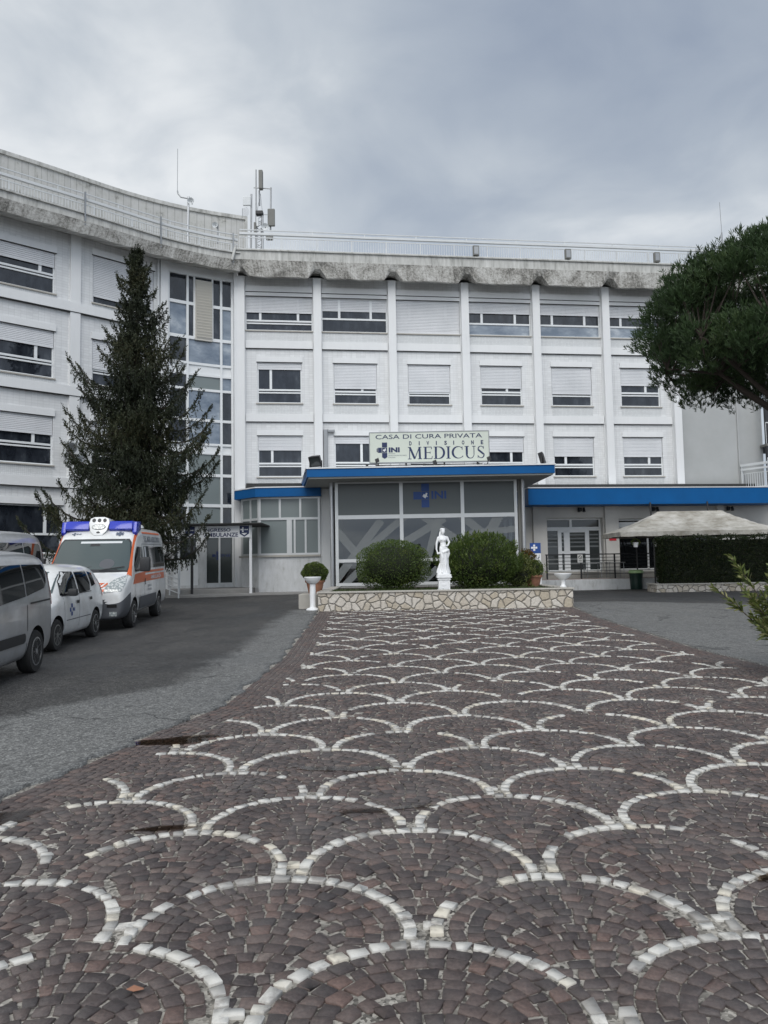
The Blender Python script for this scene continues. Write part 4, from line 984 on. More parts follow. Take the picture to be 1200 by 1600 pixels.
# ------------------------------------------------------------------ ambulance entrance sign
A_ = thing('ambulance_sign', (-6.7, 31.0, .5), 'white board reading INGRESSO AMBULANZE under a thin dark roof on posts by the spruce', 'sign')
m_ = MB(); m_.box(-8.05, -5.40, 30.97, 31.05, 2.87, 3.34); m_.build('board', 'white_paint', A_)
m_ = MB(); m_.box(-8.45, -4.93, 30.72, 33.2, 3.38, 3.44); m_.build('roof', 'bitumen', A_)
m_ = MB(); m_.box(-5.46, -5.36, 31.05, 31.15, .4, 3.37); m_.build('post', 'white_paint', A_)
m_ = MB(); m_.box(-7.83, -7.74, 31.06, 31.15, .4, 3.37); m_.build('post', 'black_metal', A_)
m_ = MB(); m_.box(-8.35, -8.27, 31.06, 31.14, .4, 3.37); m_.build('post', 'rail_white', A_)
m_ = MB(); put_text(m_, 'INGRESSO', lambda x, z: (-7.27+x, 30.963, 3.11+z), 1.08, .135, bold=.025); put_text(m_, 'AMBULANZE', lambda x, z: (-7.27+x, 30.963, 2.90+z), 1.38, .165, bold=.025); m_.build('lettering', 'navy', A_, fixn=False)
for xs in (-5.64, -7.83):
    m_ = MB(); m_.prism([(xs-.19, 3.33), (xs-.19, 3.02), (xs, 2.89), (xs+.19, 3.02), (xs+.19, 3.33)], 30.958, 30.966, axis='y'); o = m_.build('shield', 'navy', A_)
    m_ = MB(); cross_logo(m_, xs-.06, 3.18, .065, 30.957, arms=((0, 1), (0, -1), (-1, 0), (0, 0)), gap=.1); put_text(m_, 'INI', lambda x, z: (xs+.01+x, 30.955, 3.155+z), .13, .05, bold=.03)
    m_.poly([(xs-.12, 30.955, 3.04), (xs, 30.955, 2.95), (xs+.12, 30.955, 3.04)]); m_.build('emblem', 'white_paint', o, fixn=False)

# ------------------------------------------------------------------ right annex with the bar
N_ = thing('bar_annex', (FR(18.5, .8, 0)[0], FR(18.5, .8, 0)[1], .5), 'single storey annex with a deep bright blue fascia, white glazed doors and dark bar front', 'building annex')
m_ = MB(FR); m_.box(12.95, 25.2, .02, 2.0, 4.24, 4.98); m_.build('fascia', 'blue_paint', N_)
m_ = MB(FR); m_.box(12.93, 25.23, .02, 2.03, 4.983, 5.02); m_.build('coping', 'white_paint', N_)
m_ = MB(FR); m_.box(12.95, 25.0, .02, .33, 5.02, 5.33); m_.build('flashing', 'bitumen', N_)
m_ = MB(FR); m_.box(25.2, 33, .02, 1.2, 4.40, 4.92); m_.build('fascia', 'blue_paint', N_)
m_ = MB(FR); wall(m_, 12.9, 25.2, .3, 4.24, [(14.25, 17.0, 1.2, 3.72), (17.75, 22.6, 1.2, 3.66)], rev=.4, d=.62); m_.box(25.2, 33, .02, .6, .3, 4.4); m_.build('wall', 'plaster_beige', N_, fixn=False)
for a, b in ((13.55, 14.2), (17.05, 17.7), (22.7, 23.0)): m_ = MB(FR); m_.box(a, b, .62, .80, 1.0, 4.24); m_.build('pilaster', 'plaster_beige', N_)
# doors
f = MB(FR); D0, D1 = .24, .32
for a, b, za, zb in ((14.25, 14.33, 1.2, 3.72), (16.92, 17.0, 1.2, 3.72), (14.33, 16.92, 3.64, 3.72), (14.33, 16.92, 3.13, 3.30), (15.47, 15.58, 3.30, 3.64), (14.88, 14.98, 1.2, 3.13), (16.30, 16.42, 1.2, 3.13), (15.26, 15.40, 1.2, 3.13), (14.98, 15.06, 1.2, 3.05), (15.18, 15.26, 1.2, 3.05), (15.40, 15.46, 1.2, 3.05), (16.22, 16.30, 1.2, 3.05), (14.33, 14.88, 1.2, 1.28), (16.42, 16.92, 1.2, 1.28), (14.98, 16.3, 3.05, 3.13), (15.06, 15.18, 1.2, 1.28), (15.46, 16.22, 1.2, 1.28), (15.06, 15.18, 2.05, 2.17), (15.46, 16.22, 2.05, 2.17)): f.box(a, b, D0, D1, za, zb)
o = f.build('entrance_door', 'frame_white', N_)
g = MB(FR); g.quad((14.3, .28, 1.25), (16.95, .28, 1.25), (16.95, .28, 3.68), (14.3, .28, 3.68)); g.build('pane', 'glass_door', o, fixn=False)
g = MB(FR)
for z_ in (1.55, 1.75, 2.35, 2.55, 2.72, 2.9): g.box(14.35, 16.9, .283, .286, z_, z_+.07)
g.build('window_film', 'window_film', o)
f = MB(FR)
for a, b, za, zb in ((17.75, 17.83, 1.2, 3.66), (22.52, 22.6, 1.2, 3.66), (17.83, 22.52, 3.58, 3.66), (17.83, 22.52, 3.1, 3.22), (19.3, 19.38, 1.2, 3.58), (20.9, 20.98, 1.2, 3.58), (17.83, 22.52, 1.2, 1.3)): f.box(a, b, D0, D1, za, zb)
o = f.build('bar_window', 'frame_alu', N_)
g = MB(FR); g.quad((17.8, .28, 1.25), (22.55, .28, 1.25), (22.55, .28, 3.62), (17.8, .28, 3.62)); g.build('pane', 'car_glass', o, fixn=False)
m_ = MB(FR); m_.box(17.83, 19.3, .33, .40, 3.24, 3.5); m_.build('awning_box', 'white_paint', N_)
m_ = MB(FR); m_.box(17.2, 17.55, .80, .815, 2.62, 2.74); o = m_.build('wall_plate', 'red_sign', N_)
for s_ in (15.9, 19.55, 23.35):
    T = props(bpy.data.objects.new('wall_lamp', None), {15.9: 'black twin wall lamp above the white glazed doors', 19.55: 'black twin wall lamp above the left half of the tent', 23.35: 'black twin wall lamp above the right half of the tent'}[s_], 'lamp', 'wall lamps under the blue fascia'); COL.objects.link(T)
    T.location = FR(s_, .66 if s_ != 19.55 else .66, 4.02); T.rotation_euler = (0, 0, math.atan(.13)); WL[T.name] = Vector(T.location)
    m_ = MB(); m_.box(-.05, .05, -.06, .02, 0, .16); m_.build('bracket', 'black_metal', T, world=False)
    for q in (-1, 1):
        m_ = MB(); m_.tube((q*.12, -.14, -.03), (q*.12, -.10, .16), .075, .05, 12); m_.tube((0, -.03, .1), (q*.12, -.1, .1), .015); m_.build('lamp_head', 'plastic_dark', T, world=False)
# terrace plinth
m_ = MB(FR); m_.box(12.2, 26, .62, 1.95, .2, .86); props(m_.build('terrace', 'plaster_white', bevel=.01), kind='structure')
m_ = MB(FR); m_.box(12.2, 26, .60, 1.90, .862, .885); props(m_.build('terrace_floor', 'pink_tile'), kind='structure')
m_ = MB(FR); m_.box(13.2, 26, .63, .98, .886, 1.18); props(m_.build('terrace_step', 'travertine'), kind='structure')
# black railing along the terrace
T = thing('terrace_railing', FR(16.2, 1.75, .86), 'black metal railing with horizontal bars along the bar terrace', 'railing')
m_ = MB(FR)
for s_ in (13.8, 15.4, 17.0, 19.0): m_.box(s_-.03, s_+.03, 1.72, 1.78, .86, 2.0)
m_.build('post', 'black_metal', T)
m_ = MB(FR); m_.box(13.75, 19.05, 1.72, 1.78, 1.96, 2.01)
for k in range(6): m_.box(13.8, 19.0, 1.74, 1.762, 1.08+k*.15, 1.105+k*.15)
m_.build('rails', 'black_metal', T)
T = thing('notice_plate', FR(15.35, 1.79, 1.62), 'small white no smoking notice hanging on the black terrace railing', 'notice'); T.rotation_euler = (0, 0, math.atan(.13))
m_ = MB(); m_.box(-.12, .12, -.015, 0, 0, .36); m_.build('plate', 'plate_white', T, world=False)
m_ = MB(); n = 20
for k in range(n):
    a, b = 2*math.pi*k/n, 2*math.pi*(k+1)/n; m_.quad(*[(r_*math.cos(t_), -.018, .24+r_*math.sin(t_)) for r_, t_ in ((.085, a), (.085, b), (.062, b), (.062, a))])
m_.quad((-.06, -.0185, .29), (-.045, -.0185, .305), (.06, -.0185, .19), (.045, -.0185, .175)); m_.box(-.07, .07, -.019, -.015, .06, .075); m_.box(-.07, .07, -.019, -.015, .095, .11); m_.build('symbol', 'black_metal', T, world=False, fixn=False)
# litter bin
T = thing('litter_bin', (11.28, 34.72, gz(11, 34)), 'dark green round litter bin with a pale bag folded over its rim', 'bin')
m_ = MB(); m_.lathe([(.24, 0), (.26, .05), (.27, .4), (.30, .78), (.31, .80)], n=24, fn=lambda a, z: 1+.02*math.cos(12*a)); m_.build('drum', 'bin_green', T, world=False, smooth=True)
m_ = MB(); m_.lathe([(.312, .73), (.33, .75), (.325, .81), (.27, .87), (.15, .89), (.05, .86)], n=24, fn=lambda a, z: 1+.05*math.sin(7*a+z*20)); m_.build('bag', 'bin_bag', T, world=False, smooth=True)
# roof boxes on the railing
for s_, lb in ((11.13, 'grey flood lamp box on the roof railing, above the third pair of pilasters'), (15.62, 'grey flood lamp box on the roof railing, the middle one of three'), (20.1, 'grey flood lamp box on the roof railing nearest the umbrella pine')):
    T = thing('roof_box', FR(s_, .95, 15.98), lb, 'lamp box', 'grey boxes on the roof railing'); T.rotation_euler = (0, 0, math.atan(.13))
    m_ = MB(); m_.box(-.14, .14, -.05, .12, .08, .55); m_.build('case', 'dark_box', T, world=False, bevel=.01)
    m_ = MB(); m_.box(-.10, .10, -.062, -.05, .14, .49); m_.build('cover', 'steel_grey', T, world=False); m_ = MB(); m_.box(-.02, .02, .0, .04, 0, .08); m_.build('bracket', 'black_metal', T, world=False)
# air conditioner on the left wing
T = thing('air_conditioner', FL(7.28, .22, 6.22), 'white air conditioner box on the wall beside the spruce', 'air conditioner'); ang = math.atan2(FL(7, 0, 0)[1]-FL(7.5, 0, 0)[1], FL(7, 0, 0)[0]-FL(7.5, 0, 0)[0]); T.rotation_euler = (0, 0, ang)
m_ = MB(); m_.box(-.36, .36, -.13, .13, 0, .52); m_.build('case', 'rail_white', T, world=False, bevel=.02)
m_ = MB(); m_.lathe([(.2, -.14), (.2, -.135), (.17, -.135), (.17, -.14)], (-.08, 0, .26), n=20, axis='y'); m_.build('fan_grille', 'steel_grey', T, world=False)
m_ = MB(); m_.box(-.3, -.26, -.1, .26, -.05, 0); m_.box(.26, .3, -.1, .26, -.05, 0); m_.build('bracket', 'rail_white', T, world=False)
# small terrace railing on the annex roof, and the fire stair behind
T = thing('roof_terrace_railing', FR(25.2, 1.5, 5.05), 'white balcony railing with thin bars on the annex roof at the right', 'railing')
P = Vector(FR(24.45, .1, 0)[:2]); Q = Vector((20.2, 33.4)); d = (Q-P).normalized(); n_ = Vector((-d.y, d.x))
xf = lambda s_, dd, z: ((P+d*s_+n_*dd).x, (P+d*s_+n_*dd).y, z)
m_ = MB(xf); Ln = (Q-P).length
m_.box(0, Ln, -.05, .05, 6.18, 6.30); m_.box(0, Ln, -.04, .04, 5.98, 6.07); m_.box(0, Ln, -.015, .015, 5.80, 5.83); m_.box(0, Ln, -.015, .015, 5.12, 5.15)
for s_ in np.arange(0, Ln, .12): m_.box(s_-.01, s_+.01, -.01, .01, 5.12, 5.83)
for s_ in np.arange(.05, Ln, 1.5): m_.box(s_-.03, s_+.03, -.03, .03, 5.03, 6.30)
m_.build('rails', 'rail_white', T)
T = thing('fire_stair', (20.3, 38.6, .4), 'dark steel fire stair beside the plain end of the building', 'fire stair')
m_ = MB()
for x in (18.85, 20.4, 21.9):
    for y in (37.4, 40.0): m_.box(x-.08, x+.08, y-.08, y+.08, .3, 15.5)
m_.build('post', 'black_metal', T)
for k in range(8):
    z0 = 1.9+k*1.75; m_ = MB(); m_.box(18.75 if k % 2 else 20.9, 20.4 if k % 2 else 22.0, 37.3, 40.1, z0, z0+.12)
    a = (20.9, z0-1.75) if k % 2 else (20.4, z0-1.75)
    for i in range(9):
        x = (20.9-(i)*.06) if k % 2 else (20.3+i*.06); m_.box(x-.1, x+.1, 37.5+(0 if k % 2 else 1.3), 38.6+(0 if k % 2 else 1.3), z0-1.7+i*.19, z0-1.66+i*.19)
    m_.build('landing', 'dark_box', T)
    m_ = MB(); zz_ = z0+.12
    for x in np.arange(18.75, 20.4, .14): m_.box(x-.01, x+.01, 37.28, 37.30, zz_, zz_+1.0)
    m_.box(18.75, 22.0, 37.27, 37.31, zz_+1.0, zz_+1.05); m_.build('guard_rail', 'rail_white', T)
# ramp hand rails left of the ambulance door
T = thing('ramp_railing', (-8.9, 30.8, .6), 'grey tube hand rail along the ramp behind the ambulance', 'railing')
pts = [Vector((-10.6, 31.6, .80)), Vector((-9.0, 31.0, .78)), Vector((-8.0, 29.9, .52))]
m_ = MB()
for h_ in (.18, .36, .54, .72, .95): m_.path([p+Vector((0, 0, h_)) for p in pts], .022 if h_ < .9 else .03)
m_.build('rails', 'rail_white', T)
m_ = MB()
for p in (pts[0], (pts[0]+pts[1])/2, pts[1], (pts[1]+pts[2])/2, pts[2]): m_.tube(p-Vector((0, 0, .15)), p+Vector((0, 0, .95)), .028)
m_.build('post', 'rail_white', T)
# ------------------------------------------------------------------ foliage helpers
def unit(a): return a/np.maximum(np.linalg.norm(a, axis=1, keepdims=True), 1e-9)
def leaf_quads(C, D, ln, wd, droop=0.0):
    """diamond leaves: C base points, D directions"""
    n = len(C); D = unit(D); rnd_ = rng.normal(size=(n, 3)); Sd = unit(np.cross(D, rnd_)); ln = np.broadcast_to(ln, (n,))[:, None]; wd = np.broadcast_to(wd, (n,))[:, None]
    mid = C+D*ln*.5; tip = C+D*ln+np.array([0, 0, -1.0])*ln*droop
    V = np.stack([C, mid+Sd*wd*.5, tip, mid-Sd*wd*.5], 1).reshape(-1, 3)
    F_ = np.arange(n*4).reshape(n, 4); return V, F_
def leaves(name, C, D, ln, wd, mat, parent=None, droop=0.0, tint=None):
    V, F_ = leaf_quads(C, D, ln, wd, droop); n = len(C)
    return raw_mesh(name, V, F_, mat, parent, tint=rng.random(n) if tint is None else tint)
def shell(n, c, r, top=1.0, lump=.12, seed=0, zmin=-1.0, thick=.22):
    g = np.random.default_rng(seed); d = unit(g.normal(size=(n*2, 3))); d = d[d[:, 2] > zmin][:n]
    ph = g.uniform(0, 6.28, 6)
    l_ = 1+lump*(np.sin(4*d[:, 0]+ph[0])*np.sin(5*d[:, 1]+ph[1])+.7*np.sin(7*d[:, 2]+ph[2]+3*d[:, 0]))+.35*lump*np.sin(15*d[:, 0]+ph[3])*np.sin(13*d[:, 2]+ph[4])
    rr_ = l_*(1-thick*g.random(len(d))**1.6); P = np.array(c)+d*rr_[:, None]*np.array(r); return P, d
def lumpy(name, c, r, mat, parent, n=20, sc=.86, seed=3):
    m_ = MB(); pr = [(math.sin(math.pi*i/12)+.0001, -math.cos(math.pi*i/12)) for i in range(13)]
    rows = []
    for rad, z in pr:
        rows.append([m_.pt((c[0]+r[0]*sc*rad*math.cos(2*math.pi*k/n), c[1]+r[1]*sc*rad*math.sin(2*math.pi*k/n), c[2]+r[2]*sc*z)) for k in range(n)])
    for i in range(12):
        for k in range(n): m_.face((rows[i][k], rows[i][(k+1) % n], rows[i+1][(k+1) % n], rows[i+1][k]))
    return m_.build(name, mat, parent, smooth=True)
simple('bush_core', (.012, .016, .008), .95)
# ------------------------------------------------------------------ stone planter in the middle
PL = thing('stone_planter', (1.75, 24.5, .3), 'long low rubble stone planter with travertine cap at the end of the paving', 'planter')
px0, px1, py0, py1, pzt = -1.96, 5.46, 22.5, 28.6, .89
m_ = MB()
m_.box(px0, px1, py0, py0+.28, .05, pzt-.045); m_.box(px0, px0+.28, py0+.28, py1, .05, pzt-.045); m_.box(px1-.28, px1, py0+.28, py1, .05, pzt-.045)
m_.build('wall', 'rubble_stone', PL)
m_ = MB(); m_.box(px0-.04, px1+.04, py0-.04, py0+.31, pzt-.043, pzt); m_.box(px0-.04, px0+.31, py0+.31, py1, pzt-.043, pzt); m_.box(px1-.31, px1+.04, py0+.31, py1, pzt-.043, pzt); m_.build('cap', 'travertine', PL, bevel=.008)
m_ = MB(); m_.box(px0+.28, px1-.28, py0+.28, py1, .3, pzt-.06); m_.build('soil', 'soil', PL)
m_ = MB(); m_.box(-2.62, -2.0, 23.3, 24.6, .2, .80); props(m_.build('low_block', 'travertine', bevel=.015), 'low pale stone block at the left end of the planter, under the terracotta pot', 'block')
n = 9000; C = np.stack([rng.uniform(px0+.3, px1-.3, n), py0+.32+rng.random(n)**1.5*3.0, np.full(n, pzt-.065)], 1); D = rng.normal(size=(n, 3))*.5; D[:, 2] = 1
k = (np.sin(C[:, 0]*2.1)+np.sin(C[:, 0]*5+C[:, 1]*3)+rng.normal(size=n)*.8) > -.6; props(leaves('grass', C[k], D[k], rng.uniform(.04, .11, k.sum()), .014, 'grass_blade'), 'short grass growing on the planter soil', 'grass', kind='stuff')
# bushes
def bush(name, c, r, n, label, seed, ln, wd, mat, grp, up=.5, lump=.10, spikes=0):
    T = thing(name, (c[0], c[1], pzt-.06), label, 'bush', grp)
    lumpy('core', c, r, 'bush_core', T, sc=.78)
    P, d = shell(n, c, r, lump=lump, seed=seed, thick=.26); P[:, 2] = np.maximum(P[:, 2], pzt-.03)
    tn = np.clip(.35*rng.random(len(P))+.35+.35*np.sin(P[:, 0]*6+seed)*np.sin(P[:, 2]*7)*np.sin(P[:, 1]*5), 0, 1)
    leaves('foliage', P, d*.8+rng.normal(size=d.shape)*.55+np.array([0, 0, up]), rng.uniform(.6, 1.25, len(P))*ln, wd, mat, T, tint=tn)
    if spikes:
        P, d = shell(spikes, c, r, lump=lump, seed=seed+1, zmin=-.3, thick=.05); CC = []; DD = []
        for p, q in zip(P, d):
            a = unit((q*.7+rng.normal(size=3)*.25+np.array([0, 0, .9]))[None])[0]
            L_ = rng.uniform(.08, .26)
            for j in range(14): CC.append(p+a*L_*j/14); DD.append(a+rng.normal(size=3)*.6)
        leaves('foliage', np.array(CC), np.array(DD), rng.uniform(.08, .13, len(CC)), wd*1.1, mat, T)
    m_ = MB()
    for j in range(9): a = j*.7; m_.tube((c[0]+.12*math.cos(a), c[1]+.12*math.sin(a), pzt-.08), (c[0]+r[0]*.5*math.cos(a), c[1]+r[1]*.5*math.sin(a), c[2]), .022, .012, 6)
    m_.build('stem', 'bark', T)
bush('round_bush', (.26, 24.9, 1.60), (1.20, 1.10, .83), 15000, 'wide clipped small leaved green bush left of the statue', 4, .055, .026, 'leaf_bush', 'bushes in the stone planter', lump=.05)
bush('oleander_bush', (3.10, 25.0, 1.62), (1.30, 1.10, .90), 13000, 'dark pointed leaved oleander bush right of the statue', 9, .11, .026, 'leaf_bush', 'bushes in the stone planter', up=.8, lump=.09, spikes=260)
bush('oleander_bush', (4.35, 25.4, 1.30), (.55, .5, .50), 3000, 'small loose oleander sprig between the big bush and the terracotta pot', 14, .10, .024, 'leaf_oleander', 'bushes in the stone planter', up=.9, lump=.22, spikes=50)
# ------------------------------------------------------------------ statue on its pedestal
T = thing('pedestal', (1.76, 23.15, pzt-.06), 'square white moulded pedestal under the statue', 'pedestal')
m_ = MB()
for a, z0, z1 in ((.20, 0, .06), (.17, .06, .34), (.20, .34, .365), (.185, .365, .40), (.225, .40, .44), (.21, .44, .50)): m_.box(-a, a, -a, a, z0, z1)
m_.build('body', 'statue_stone', T, world=False, bevel=.008)
m_ = MB()
for (a, b, c, d) in ((-.13, .13, .10, .115), (-.13, .13, .285, .30), (-.13, -.115, .115, .285), (.115, .13, .115, .285)): m_.box(a, b, -.178, -.17, c, d)
m_.obox((0, -.175, .2), (.05, 0, .02), (0, .005, 0), (-.01, 0, .03)); m_.obox((-.03, -.175, .19), (.04, 0, -.02), (0, .004, 0), (.01, 0, .02)); m_.build('relief_panel', 'statue_stone', T, world=False)
def remesh(mb, name, mat, parent, vox, smooth=4, mod=None):
    me = bpy.data.meshes.new('tmp'); me.from_pydata([tuple(v_) for v_ in mb.v], [], mb.f); bm = bmesh.new(); bm.from_mesh(me); bmesh.ops.recalc_face_normals(bm, faces=bm.faces); bm.to_mesh(me); bm.free()
    ob = bpy.data.objects.new('tmp', me); COL.objects.link(ob)
    r_ = ob.modifiers.new('r', 'REMESH'); r_.mode = 'VOXEL'; r_.voxel_size = vox; s_ = ob.modifiers.new('s', 'SMOOTH'); s_.iterations = smooth; s_.factor = .5
    dg = bpy.context.evaluated_depsgraph_get(); m2 = bpy.data.meshes.new_from_object(ob.evaluated_get(dg)); bpy.data.objects.remove(ob, do_unlink=True)
    m2.name = name; m2.materials.clear(); return finish(m2, name, mat, parent, False, True)
def ell(mb, c, r, n=16, k=10):
    rows = []
    for i in range(k+1):
        a = math.pi*i/k; rows.append([mb.pt((c[0]+r[0]*(math.sin(a)+1e-4)*math.cos(2*math.pi*j/n), c[1]+r[1]*(math.sin(a)+1e-4)*math.sin(2*math.pi*j/n), c[2]-r[2]*math.cos(a))) for j in range(n)])
    for i in range(k):
        for j in range(n): mb.face((rows[i][j], rows[i][(j+1) % n], rows[i+1][(j+1) % n], rows[i+1][j]))
    mb.face(rows[0][::-1]); mb.face(rows[-1])
def limb(mb, pts, rs):
    for i in range(len(pts)-1): mb.tube(pts[i], pts[i+1], rs[i], rs[i+1], 12); ell(mb, pts[i+1], (rs[i+1],)*3, 12, 8)
    ell(mb, pts[0], (rs[0],)*3, 12, 8)
ST = thing('statue', (1.76, 23.15, pzt+.44), 'white stone statue of a draped woman standing on the pedestal in the planter', 'statue')
b = MB()
ell(b, (.005, -.02, 1.285), (.058, .068, .080)); ell(b, (.008, -.075, 1.262), (.018, .02, .022)); ell(b, (.006, -.06, 1.225), (.032, .03, .026))
ell(b, (0, .0, 1.30), (.070, .078, .078)); ell(b, (-.01, .0, 1.355), (.085, .075, .035)); ell(b, (-.03, .04, 1.345), (.06, .05, .04))
limb(b, [(-.055, .02, 1.30), (-.085, .02, 1.22), (-.10, -.01, 1.14)], [.035, .035, .022])
limb(b, [(0, .01, 1.24), (-.005, .01, 1.15)], [.036, .045])
limb(b, [(-.115, .01, 1.10), (0, .01, 1.125), (.10, .01, 1.10)], [.045, .055, .045])
ell(b, (-.012, 0, 1.03), (.115, .082, .115)); ell(b, (-.055, -.062, 1.035), (.045, .042, .042)); ell(b, (.042, -.062, 1.035), (.045, .042, .042))
ell(b, (0, 0, .90), (.092, .07, .11)); ell(b, (.01, .0, .80), (.125, .088, .11)); ell(b, (.005, -.03, .83), (.08, .06, .08))
limb(b, [(-.14, .01, 1.10), (-.195, .0, .93), (-.205, -.02, .76), (-.18, -.05, .66)], [.042, .033, .026, .022])
ell(b, (-.165, -.06, .63), (.035, .03, .035)); ell(b, (-.12, -.05, .635), (.07, .03, .028))
limb(b, [(.125, .01, 1.10), (.185, .0, .96), (.135, -.06, .86), (.075, -.085, .865)], [.04, .032, .025, .02])
limb(b, [(-.045, -.02, .76), (-.03, -.075, .50), (-.055, -.04, .25), (-.05, -.06, .08)], [.078, .055, .05, .035])
limb(b, [(.065, .0, .76), (.075, .0, .45), (.06, .0, .1)], [.075, .06, .05])
ell(b, (-.055, -.12, .055), (.035, .07, .03))
remesh(b, 'figure', 'statue_stone', ST, .010, 3)
d_ = MB()
def fold(a, z): return 1+.10*math.sin(9*a+z*5)+.06*math.sin(15*a-z*8)+(.10*math.sin(4*a+z*3) if z < .3 else 0)
d_.lathe([(.15, .03), (.165, .06), (.14, .18), (.125, .35), (.12, .5), (.125, .62), (.13, .70), (.11, .74), (.06, .75)], (.02, .02, 0), n=56, fn=fold)
limb(d_, [(-.06, -.06, .70), (0, -.10, .66), (.09, -.08, .70), (.15, -.02, .72)], [.03, .04, .045, .04]); limb(d_, [(.14, -.02, .74), (.16, .0, .62), (.12, .0, .5)], [.035, .045, .04])
limb(d_, [(-.02, -.10, .64), (.02, -.10, .45), (-.03, -.11, .2), (-.07, -.12, .05)], [.02, .016, .016, .02]); limb(d_, [(.06, -.10, .64), (.08, -.09, .4), (.05, -.11, .08)], [.016, .016, .018])
limb(d_, [(-.10, -.02, .30), (-.16, -.02, .12), (-.19, -.04, .06)], [.04, .05, .035]); d_.lathe([(.20, -.035), (.205, -.02), (.2, .02), (.18, .035)], (0, 0, .0), n=24)
remesh(d_, 'drapery', 'statue_stone', ST, .011, 2)
# ------------------------------------------------------------------ pots and bird baths
def pot(loc, r, h, label, n_leaf, ball, mat, seed, extra=0):
    T = thing('terracotta_pot', loc, label, 'pot plant')
    m_ = MB(); m_.lathe([(r*.62, 0), (r*.66, .02), (r*.86, h*.72), (r*.9, h*.8), (r, h*.82), (r*1.02, h*.97), (r*.93, h), (r*.88, h*.9), (.01, h*.88)], n=28); m_.build('pot', 'terracotta', T, world=False, smooth=True)
    P, d = shell(n_leaf, (0, 0, h+ball*.55), (ball, ball, ball*.78), lump=.06, seed=seed, thick=.2)
    wl_ = Vector(loc); m2 = lumpy('core', (wl_.x, wl_.y, wl_.z+h+ball*.5), (ball, ball, ball*.78), 'bush_core', T, sc=.85)
    leaves('foliage', P+np.array(loc), d+rng.normal(size=d.shape)*.6, .042, .024, mat, T); return T
pot((-2.19, 24.1, .80), .31, .42, 'terracotta pot with a clipped green box ball on the low block', 5200, .41, 'leaf_box', 3)
T = pot((4.88, 25.6, .83), .33, .40, 'terracotta pot with green and rust coloured leaves beside the blue banner', 3600, .36, 'leaf_box', 8)
P, d = shell(1500, (-.14, 0, .98), (.24, .22, .28), lump=.2, seed=21, thick=.5); leaves('flowering_shoots', P+np.array((4.88, 25.6, .83)), d+rng.normal(size=d.shape)*.7+np.array([0, 0, .6]), .06, .03, 'leaf_autumn', T)
P, d = shell(500, (-.05, 0, .55), (.45, .35, .22), lump=.3, seed=22, thick=.5); leaves('foliage', P+np.array((4.88, 25.6, .83)), d+np.array([0, 0, .3]), .06, .03, 'leaf_box', T)
def birdbath(loc, prof, label, name='stone_bowl'):
    T = thing(name, loc, label, 'bird bath', 'white stone bowls at the planter ends')
    m_ = MB(); m_.lathe(prof[0], n=28); m_.build('column', 'statue_stone', T, world=False, smooth=True); m_ = MB(); m_.lathe(prof[1], n=32); m_.build('bowl', 'statue_stone', T, world=False, smooth=True)
birdbath((-2.14, 22.75, .33), ([(.19, 0), (.20, .04), (.17, .08), (.10, .10), (.085, .14), (.092, .45), (.085, .78), (.12, .80)], [(.10, .80), (.16, .83), (.23, .92), (.255, .985), (.25, 1.0), (.2, .99), (.05, .93)]), 'white bird bath on a tall slim column standing on the asphalt left of the planter')
birdbath((5.28, 22.95, pzt), ([(.09, 0), (.10, .02), (.075, .05), (.065, .1), (.07, .20), (.09, .23)], [(.08, .22), (.16, .27), (.24, .36), (.26, .40), (.25, .41), (.2, .385), (.05, .33)]), 'low white stone bowl standing on the right end of the planter')
# info banner
T = thing('info_banner', (5.36, 27.4, pzt-.1), 'narrow white standing banner with a blue head and logo near the right terracotta pot', 'banner')
m_ = MB(); m_.box(-.19, .19, 0, .02, .0, 1.18); m_.build('sheet', 'white_paint', T, world=False)
m_ = MB(); m_.box(-.19, .19, -.004, 0, 1.18, 1.55); m_.box(-.19, .19, 0, .02, 1.18, 1.55); m_.build('header', 'logo_blue', T, world=False)
m_ = MB(); m_.box(-.3, .3, -.1, .12, -.06, 0); m_.build('base', 'steel_grey', T, world=False)
m_ = MB(); cross_logo(m_, -.04, 1.38, .075, -.005, arms=((0, 1), (0, -1), (-1, 0), (1, 0), (0, 0)), gap=.1); m_.build('logo', 'white_paint', T, world=False, fixn=False)
m_ = MB(); r_ = random.Random(2)
for i in range(26): a, b = r_.uniform(-.17, .12), r_.uniform(.62, 1.1); m_.poly([(a, -.003-.0002*i, b), (a+r_.uniform(.02, .07), -.003-.0002*i, b+r_.uniform(-.02, .03)), (a+r_.uniform(.01, .05), -.003-.0002*i, b+r_.uniform(.03, .09))])
for i in range(8): m_.box(-.12, .10-.02*(i % 3), -.004, 0, .12+i*.05, .13+i*.05)
m_.build('printed_picture', 'text_grey', T, world=False, fixn=False)
# ------------------------------------------------------------------ hedge in its own low wall
T = thing('stone_planter', (15.0, 31.3, .35), 'low rubble stone wall planter under the dark hedge at the right', 'planter')
m_ = MB(); m_.box(10.85, 24, 30.9, 31.15, .2, .67); m_.box(10.85, 11.1, 31.15, 32.0, .2, .67); m_.build('wall', 'rubble_stone', T)
m_ = MB(); m_.box(10.8, 24, 30.86, 31.2, .672, .71); m_.box(10.8, 11.14, 31.2, 32.0, .672, .71); m_.build('cap', 'travertine', T)
m_ = MB(); m_.box(11.1, 24, 31.2, 32.0, .3, .66); m_.build('soil', 'soil', T)
T = thing('hedge', (17, 31.6, .66), 'tall dark clipped hedge in front of the white tent', 'hedge')
m_ = MB(); m_.box(11.3, 24, 31.28, 31.92, .66, 2.45); m_.build('core', 'bush_core', T)
n = 30000; u = rng.random(n); x = rng.uniform(11.18, 24, n); z = rng.uniform(.72, 2.52, n); y = 31.2+.08*rng.random(n)**2+.05*np.sin(x*3)*np.sin(z*4)
